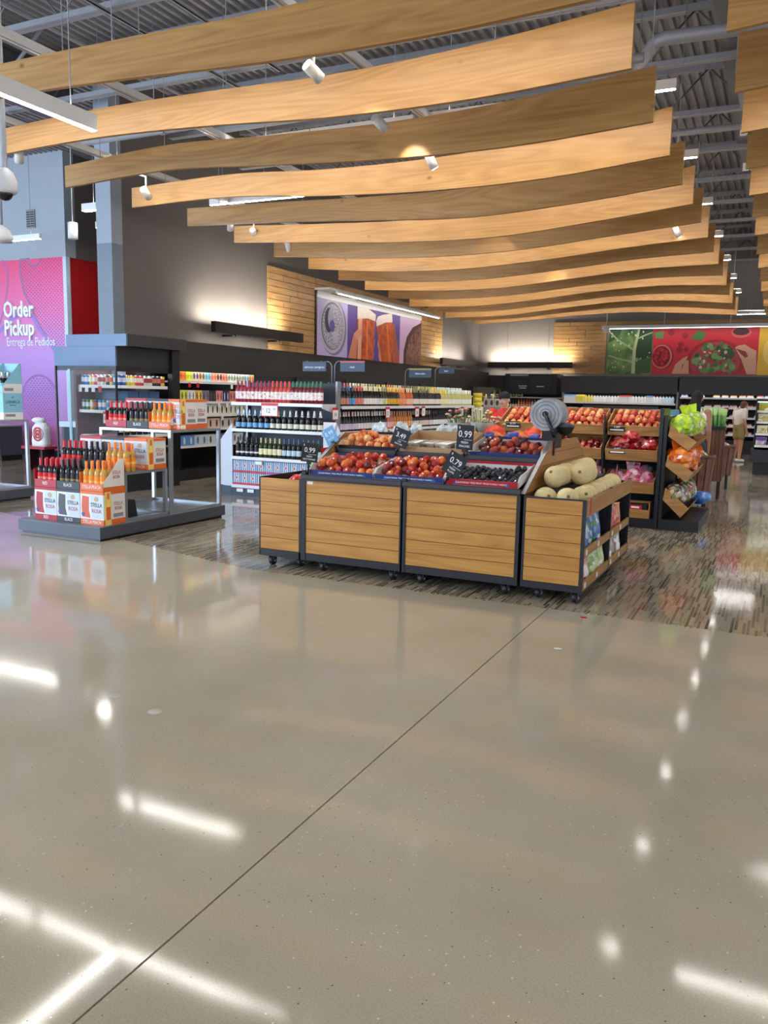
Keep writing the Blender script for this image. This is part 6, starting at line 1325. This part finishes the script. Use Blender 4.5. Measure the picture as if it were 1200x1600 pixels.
t = thing('meat_cooler', 'long black meat cooler along the back wall under the salad mural', 'cooler', (0, 0, 0))
MB().box(-2.98, 2.4, KF-.1, YB-.02, 1.88, 2.36).build('canopy', mat((36, 37, 42), .5), t); MB().box(-2.98, 2.4, KF, YB-.02, 0, .42).build('base', mat((30, 31, 36), .5), t); MB().box(-2.98, 2.4, YB-.15, YB-.05, .42, 1.88).build('back_panel', mat((34, 38, 46), .5), t)
MB().box(-2.98, 2.4, KF+.05, KF+.12, 1.865, 1.88).build('canopy_lamp', emit((1, .98, .96), 3.5, 'meat_glow'), t)
MB().box(-2.98, 2.4, KF-.1, KF-.08, 1.8, 1.88).build('canopy_lip', mat((36, 37, 42), .5), t)
SHZ = [1.72, 1.42, 1.12, .86, .6]
for i, z in enumerate(SHZ): s = MB().box(-2.95, 2.37, KF+.12-.03*i, YB-.15, z-.03, z).build('shelf_board', mat((190, 192, 196), .4), t); MB().box(-2.95, 2.37, KF+.1-.03*i, KF+.12-.03*i, z-.05, z+.005).build('price_rail', WHITE, s)
tray = [MB().box(-.1, .1, -.07, .07, 0, .04).box(-.085, .085, -.055, .055, .04, .075, 1).mesh('meat_tray', [mat((236, 234, 232), .4), mixmat('meat_%d' % j, cc, 20, .3)]) for j, cc in enumerate(([(190, 60, 70), (226, 150, 150)], [(222, 206, 190), (236, 150, 120)], [(150, 30, 40), (206, 90, 90)], [(60, 90, 150), (206, 214, 224)], [(230, 190, 120), (210, 120, 60)]))]
for i, z in enumerate(SHZ):
    for j in range(15):
        x = -2.82+j*.24
        if x > .6 or random.random() < .12: continue
        k = random.choice((0, 0, 1, 2)) if i else random.choice((3, 4, 1, 0))
        o = put('meat_tray', tray[k], None, (x+random.uniform(-.03, .03), KF+.25-.03*i, z+.001), (0, 0, random.uniform(-.1, .1))); tag(o, '%s wrapped tray on the %s meat cooler shelf' % (('pink', 'pale', 'dark red', 'blue', 'orange')[k], ORD[i]), 'tray', 'meat trays %d %d' % (i, k))
for i, z in enumerate((1.38, 1.08, .82, .56)): tag(MB().box(-1.62, -1.5, KF+.06, KF+.064, z-.07, z+.04).build('shelf_ticket', RED), 'red ticket on the meat cooler, %s from the top' % ORD[i], 'ticket')
# right-hand salad cooler
t = thing('salad_cooler', 'open salad cooler at the right edge of the picture', 'cooler', (0, 0, 0)); RX0, RY = -.5, 20.0
MB().box(RX0, 2.2, RY+.1, RY+1.2, 0, .28).build('kick', BLACK, t); MB().box(RX0-.06, 2.2, RY-.05, RY+1.2, .28, .56).build('base', mat((34, 36, 44), .45), t); MB().box(RX0, 2.2, RY+1.1, RY+1.2, .56, 1.62).build('back_panel', mat((44, 44, 50), .5), t)
MB().box(RX0-.03, RX0, RY+.1, RY+1.2, .56, 1.62).build('side_panel', mat((26, 26, 30), .4), t); MB().box(RX0-.03, 2.2, RY+.3, RY+1.2, 1.62, 1.68).build('top_panel', mat((40, 38, 38), .5), t); MB().box(RX0, 2.2, RY+.34, RY+.4, 1.605, 1.62).build('cooler_lamp', emit((1, 1, .97), 4, 'salad_glow'), t)
for i, z in enumerate((.66, .92, 1.18, 1.42)): s = MB().box(RX0, 2.2, RY+.05+.07*i, RY+1.1, z-.03, z).build('shelf_board', WHITE, t); MB().box(RX0, 2.2, RY+.03+.07*i, RY+.05+.07*i, z-.045, z+.005).build('price_rail', WHITE, s)
sal = [MB().box(-.11, .11, -.08, .08, 0, .17).mesh('salad_pack', mixmat('salad_pack_%d' % j, cc, 14, .15, 'V')) for j, cc in enumerate(([(150, 110, 180), (206, 200, 170), (120, 90, 150)], [(206, 196, 130), (150, 150, 90), (226, 222, 200)], [(200, 190, 120), (120, 130, 70), (226, 220, 190)], [(120, 180, 60), (226, 150, 60), (236, 230, 210)]))]
for i, z in enumerate((.66, .92, 1.18, 1.42)):
    for j in range(7):
        o = put('salad_pack', sal[i], None, (RX0+.13+j*.25, RY+.16+.07*i, z+.001), (R(-8), 0, 0)); tag(o, 'clear salad pack on the %s shelf of the right cooler' % ('lowest', 'second', 'third', 'top')[i], 'pack', 'salad packs %d' % i)
        MB().box(-.105, .105, -.084, -.08, .1, .16).build('pack_band', mat(((70, 50, 150), (206, 200, 180), (196, 190, 160), (140, 190, 70))[i], .4), o)
# ---- far left corner: shelf, dark header panels
t = thing('corner_shelf', 'shelf of bottles and packs in the far left corner', 'shelf', (0, 0, 0))
MB().box(-9.5, -6.8, 28.2, YB-.02, 0, .2).build('base', mat((40, 40, 44), .5), t); MB().box(-9.5, -6.8, YB-.08, YB-.02, .2, 1.75).build('back_panel', mat((60, 58, 58), .5), t)
for z in (1.62, 1.25, .9): MB().box(-9.5, -6.8, 28.25, YB-.08, z-.03, z).build('shelf_board', SHW, t)
MB().box(-9.5, -8.9, 28.2, YB-.02, 1.95, 2.36).build('header_panel', mat((38, 36, 36), .6), t)
d = MB().box(-8.86, -7.02, 28.1, YB-.02, 1.72, 2.42).build('dark_header', mat((24, 26, 34), .45), t); MB().box(-8.7, -8.05, 28.07, 28.1, 1.78, 2.2).build('header_board', mat((34, 40, 52), .5), d); MB().box(-7.95, -7.2, 28.07, 28.1, 1.78, 2.3).build('header_board', mat((32, 38, 52), .5), d); MB().box(-8.66, -8.02, 28.06, 28.1, 2.34, 2.4).build('header_light', mat((150, 148, 140), .4), d)
for (x, z, w_) in ((-8.2, 2.0, .3), (-8.2, 1.93, .24), (-7.58, 1.99, .26)): MB().box(x-w_/2, x+w_/2, 28.064, 28.068, z-.016, z+.016).build('header_wording', mat((190, 190, 194), .5), d)
cb = [bottle_mesh(g, f, l, False, (.04, .12)) for g, f, l in ((GPALE, mat((230, 210, 100), .4), mat((236, 226, 150), .5)), (GDARK, mat((70, 50, 40), .4), mat((230, 228, 220), .5)), (mat((214, 120, 70), .15), mat((206, 70, 50), .4), mat((236, 190, 170), .5)), (mat((200, 200, 206), .15), mat((226, 90, 110), .4), mat((236, 232, 232), .5)), (GDARK, mat((40, 40, 46), .4), mat((236, 236, 236), .5)))]
for i in range(26):
    k = min(4, i//5)
    for z in (1.251,): o = put('liquor_bottle', cb[k], None, (-9.38+i*.098, 28.34, z)); tag(o, 'liquor bottle in the %s colour block of the far corner shelf' % ORD[k], 'bottle', 'corner bottles %d' % k); o.scale = (1.05, 1.05, 1)
for i in range(12): o = put('liquor_bottle', cb[(i+1) % 2], None, (-9.4+i*.1, 28.36, 1.621)); tag(o, 'short bottle on the highest far corner shelf', 'bottle', 'highest corner bottles'); o.scale = (1, 1, .75)
tag(MB().box(-6.75, -5.85, 18.9, 19.3, 0, 1.36).build('gift_plinth', mat((150, 146, 144), .5)), 'grey plinth under the beige gift boxes', 'plinth')
for i in range(4):
    o = MB().box(-.065, .065, -.06, .06, 0, .2).build('gift_box', mat((186, 168, 160), .5), None, (-6.42+i*.14, 19.0, 1.361)); tag(o, 'beige printed gift box left of the person in red, %s from the left' % ORD[i], 'box'); MB().prism(ell(0, .1, .035, .065, 14), 1, -.063, -.06).build('box_print', mat((60, 50, 52), .5), o)
for i in range(9): o = put('liquor_bottle', cb[i % 2], None, (-6.7+i*.09, 19.22, 1.361)); tag(o, 'bottle standing behind the beige gift boxes', 'bottle', 'bottles behind the gift boxes')
o = thing('yellow_display', 'yellow paper display tower at the far end of the wine gondola', 'display', (-6.06, 17.3, 0)); MB().box(-.1, .1, -.1, .1, 0, 1.38).build('tower_base', mat((226, 222, 200), .5), o)
for i in range(3): MB().lathe([(0, 0), (.1, 0), (.1, .09), (.095, .098), (0, .098)], (0, 0, 1.38+i*.1), 20).build('yellow_drum', mat((226, 206, 60), .45), o)
# ================================================================== PEOPLE
def blob(caps, voxel, name, m, smooth=4):
    b = MB()
    for c in caps:
        if len(c) == 2: b.ball(c[0], c[1], 14, 10)
        else:
            p0, r0, p1, r1 = c; b.tube([p0, p1], [r0, r1], 14); b.ball(p0, r0, 14, 8); b.ball(p1, r1, 14, 8)
    me = b.mesh(name, m); o = bpy.data.objects.new(name, me); COL.objects.link(o)
    r = o.modifiers.new('r', 'REMESH'); r.mode = 'VOXEL'; r.voxel_size = voxel; r.use_smooth_shade = True
    s = o.modifiers.new('s', 'SMOOTH'); s.iterations = smooth; s.factor = .5
    dg = bpy.context.evaluated_depsgraph_get(); me2 = bpy.data.meshes.new_from_object(o.evaluated_get(dg)); bpy.data.objects.remove(o, do_unlink=True)
    me2.materials.clear(); me2.materials.append(m)
    for p in me2.polygons: p.use_smooth = True
    return me2
def hand(w_, d, side, s=1.0):
    """palm and five fingers hanging from wrist w_ along direction d"""
    d = Vector(d).normalized(); f = Vector((0, -1, 0)); x = f.cross(d).normalized(); f = d.cross(x).normalized(); w_ = Vector(w_)
    c = [(w_, .024*s, w_+d*.045*s, .026*s), (w_+d*.02*s+f*.014*s, .02*s, w_+d*.08*s+f*.026*s, .016*s), (w_+d*.02*s-f*.014*s, .02*s, w_+d*.08*s-f*.024*s, .016*s)]
    for i, (o, L) in enumerate(((-.031, .055), (-.011, .07), (.011, .075), (.031, .068))):
        a = w_+d*.082*s+f*(-o)*s; k = a+d*L*.55*s; e = k+(d*.85+x*side*-.45).normalized()*L*.5*s; c += [(a, .0095*s, k, .009*s), (k, .009*s, e, .0075*s)]
    a = w_+d*.03*s+f*.03*s; k = a+(d*.7+f*.6).normalized()*.035*s; e = k+d*.03*s; c += [(a, .012*s, k, .011*s), (k, .011*s, e, .009*s)]
    return c
def person(label, loc, rz, J, skin, shirt, shirt_sleeve, pants, pant_len, hair, hair_caps, shoes, group=None, face=False, scale=1.0):
    t = thing('person', label, 'person', loc, rz); t.scale = (scale,)*3
    H, N, C, P = J['head'], J['neck'], J['chest'], J['pelvis']
    V = Vector; caps = [(V(P)+V((-.06, 0, 0)), .105, V(P)+V((.06, 0, 0)), .105), (P, .125, C, .135), (V(C)+V((-.09, 0, .04)), .095, V(C)+V((.09, 0, .04)), .095), (C, .12, N, .05), (N, .052, H, .055)]
    hv = V(H); fw = V(J.get('look', (0, -1, 0))).normalized()
    caps += [(hv+V((0, 0, .015))-fw*.015, (.078, .092, .105)), (hv-V((0, 0, .045))+fw*.02, (.058, .062, .075)), (hv+fw*.088-V((0, 0, .022)), .014), (hv+fw*.08-V((0, 0, .005)), .011, hv+fw*.09-V((0, 0, .02)), .014), (hv+fw*.072-V((0, 0, .058)), (.022, .014, .012))]
    sd = V((0, 0, 1)).cross(fw)
    for s in (-1, 1): caps.append((hv+sd*.082*s-V((0, 0, .01)), (.014, .018, .03)))
    for s in ('L', 'R'):
        sh, el_, wr, hp, kn, an, to = (J[s+k] for k in ('sh', 'el', 'wr', 'hip', 'kn', 'an', 'to'))
        caps += [(sh, .056, el_, .043), (el_, .042, wr, .028), (hp, .09, kn, .058), (kn, .057, V(kn)*.45+V(an)*.55, .052), (V(kn)*.45+V(an)*.55, .05, an, .036), (an, .038, to, .03)]
        caps += hand(wr, V(wr)-V(el_), 1 if s == 'L' else -1)
    put('body', blob(caps, .0105, 'body', skin), t)
    # clothes
    e = .017; cc = [(V(P)+V((0, 0, .06)), .128+e, C, .138+e), (V(C)+V((-.09, 0, .04)), .095+e, V(C)+V((.09, 0, .04)), .095+e), (C, .12+e, V(C)*.3+V(N)*.7, .07+e)]
    for s in ('L', 'R'):
        sh, el_, wr = V(J[s+'sh']), V(J[s+'el']), V(J[s+'wr'])
        if shirt_sleeve == 'short': cc.append((sh, .058+e, sh*.35+el_*.65, .052+e*1.2))
        elif shirt_sleeve == 'long': cc += [(sh, .058+e, el_, .046+e), (el_, .045+e, el_*.15+wr*.85, .034+e)]
    put('shirt', blob(cc, .013, 'shirt', shirt), t)
    pc = [(V(P)+V((-.06, 0, 0)), .107+e, V(P)+V((.06, 0, 0)), .107+e), (P, .126+e, V(P)+V((0, 0, .08)), .125+e)]
    for s in ('L', 'R'):
        hp, kn, an = V(J[s+'hip']), V(J[s+'kn']), V(J[s+'an'])
        if pant_len == 'short': pc.append((hp, .092+e, hp*.45+kn*.55, .082+e))
        else: pc += [(hp, .092+e, kn, .062+e), (kn, .062+e, an, .05+e)]
    put('trousers' if pant_len != 'short' else 'shorts', blob(pc, .013, 'trousers', pants), t)
    for s in ('L', 'R'):
        an, to = V(J[s+'an']), V(J[s+'to']); put('shoe', blob([(an-V((0, 0, .03)), .047, to, .04), (an-V((0, 0, .04))+(an-to)*.25, .043, an-V((0, 0, .04)), .045)], .011, 'shoe', shoes), t)
    put('hair', blob([((V(c[0])+hv),)+c[1:2] if len(c) == 2 else (V(c[0])+hv, c[1], V(c[2])+hv, c[3]) for c in hair_caps], .012, 'hair', hair), t)
    if face:
        for s in (-1, 1):
            p = hv+sd*.032*s+fw*.079+V((0, 0, .008)); MB().ball(p, (.011, .011, .007), 10, 6).build('eye', mat((38, 26, 22), .3), t); MB().tube([p+V((0, 0, .022))-sd*.016, p+V((0, 0, .026))+fw*.003, p+V((0, 0, .022))+sd*.016], .004, 6).build('eyebrow', mat((34, 24, 20), .7), t)
        q = hv+fw*.086-V((0, 0, .056)); MB().tube([q-sd*.024, q+fw*.004, q+sd*.024], .007, 6).build('mouth', mat((150, 74, 66), .5), t)
    return t
SKINA = mat((206, 160, 132), .5, var=.05, name='light_skin'); SKINB = mat((196, 142, 112), .5, var=.05, name='tan_skin'); SKINC = mat((170, 120, 94), .5, var=.05, name='brown_skin')
BASEJ = dict(head=(0, 0, 1.575), neck=(0, .01, 1.44), chest=(0, 0, 1.24), pelvis=(0, 0, .95), Lsh=(.17, 0, 1.375), Lel=(.21, .02, 1.1), Lwr=(.2, -.04, .86), Rsh=(-.17, 0, 1.375), Rel=(-.21, .02, 1.1), Rwr=(-.2, -.04, .86), Lhip=(.085, 0, .9), Lkn=(.09, -.01, .49), Lan=(.09, .02, .085), Lto=(.1, -.11, .04), Rhip=(-.085, 0, .9), Rkn=(-.09, -.01, .49), Ran=(-.09, .02, .085), Rto=(-.1, -.11, .04))
# man in white shirt and khaki shorts, back to us, head bent to the right
Jm = dict(BASEJ); Jm.update(head=(.0, -.12, 1.5), neck=(0, -.05, 1.40), look=(0, -.8, -.55), Lwr=(.21, -.06, .84), Rwr=(-.21, -.06, .84))
person('person in white T-shirt and khaki shorts looking into the meat cooler', (-1.0, 24.0, 0), R(132), Jm, SKINB, mat((226, 216, 206), .8), 'short', mat((150, 132, 80), .8), 'short', mat((96, 62, 46), .8), [((0, .035, .045), (.088, .095, .09)), ((0, .07, -.02), (.075, .05, .07))], mat((226, 222, 218), .6), scale=1.0)
# woman with long dark hair, back to us
person('person with long black hair in a cream tank top, back to the camera', (-1.22, 13.9, 0), R(165), BASEJ, SKINC, mat((226, 216, 196), .8), 'none', mat((60, 62, 76), .8), 'long', mat((20, 15, 15), .85), [((0, .015, .03), (.088, .1, .095)), ((0, .05, -.02), .078, (.01, .09, -.2), .1), ((.01, .09, -.2), .095, (-.02, .12, -.42), .055), ((.05, .08, -.2), .05, (.08, .11, -.36), .03)], mat((200, 200, 200), .6), scale=1.04)
# woman in red with dark cap, behind the apples
Jr = dict(BASEJ); Jr.update(look=(-.25, -1, -.05), Lel=(.22, -.06, 1.12), Lwr=(.1, -.26, 1.1), Rel=(-.22, -.06, 1.12), Rwr=(-.1, -.26, 1.1))
person('person in a red shirt and dark knit cap standing behind the apple stand', (-3.86, 12.25, 0), R(8), Jr, SKINA, mat((206, 44, 34), .75), 'long', mat((50, 52, 60), .8), 'long', mat((24, 22, 24), .8), [((.0, .02, .05), (.094, .106, .085)), ((0, .05, 0), (.09, .07, .07))], mat((60, 60, 60), .6), face=True, scale=.99)
# small litter on the floor
tag(MB().box(-.02, .02, -.012, .012, 0, .006).build('paper_scrap', RED, None, (-1.2, 5.95, .001), (0, 0, .5)), 'tiny red scrap on the floor beside the melon cart', 'scrap')
tag(MB().box(-.025, .025, -.008, .008, 0, .003).build('paper_scrap', TAGW, None, (-1.18, 5.1, .001), (0, 0, .2)), 'tiny white scrap on the bare concrete', 'scrap')
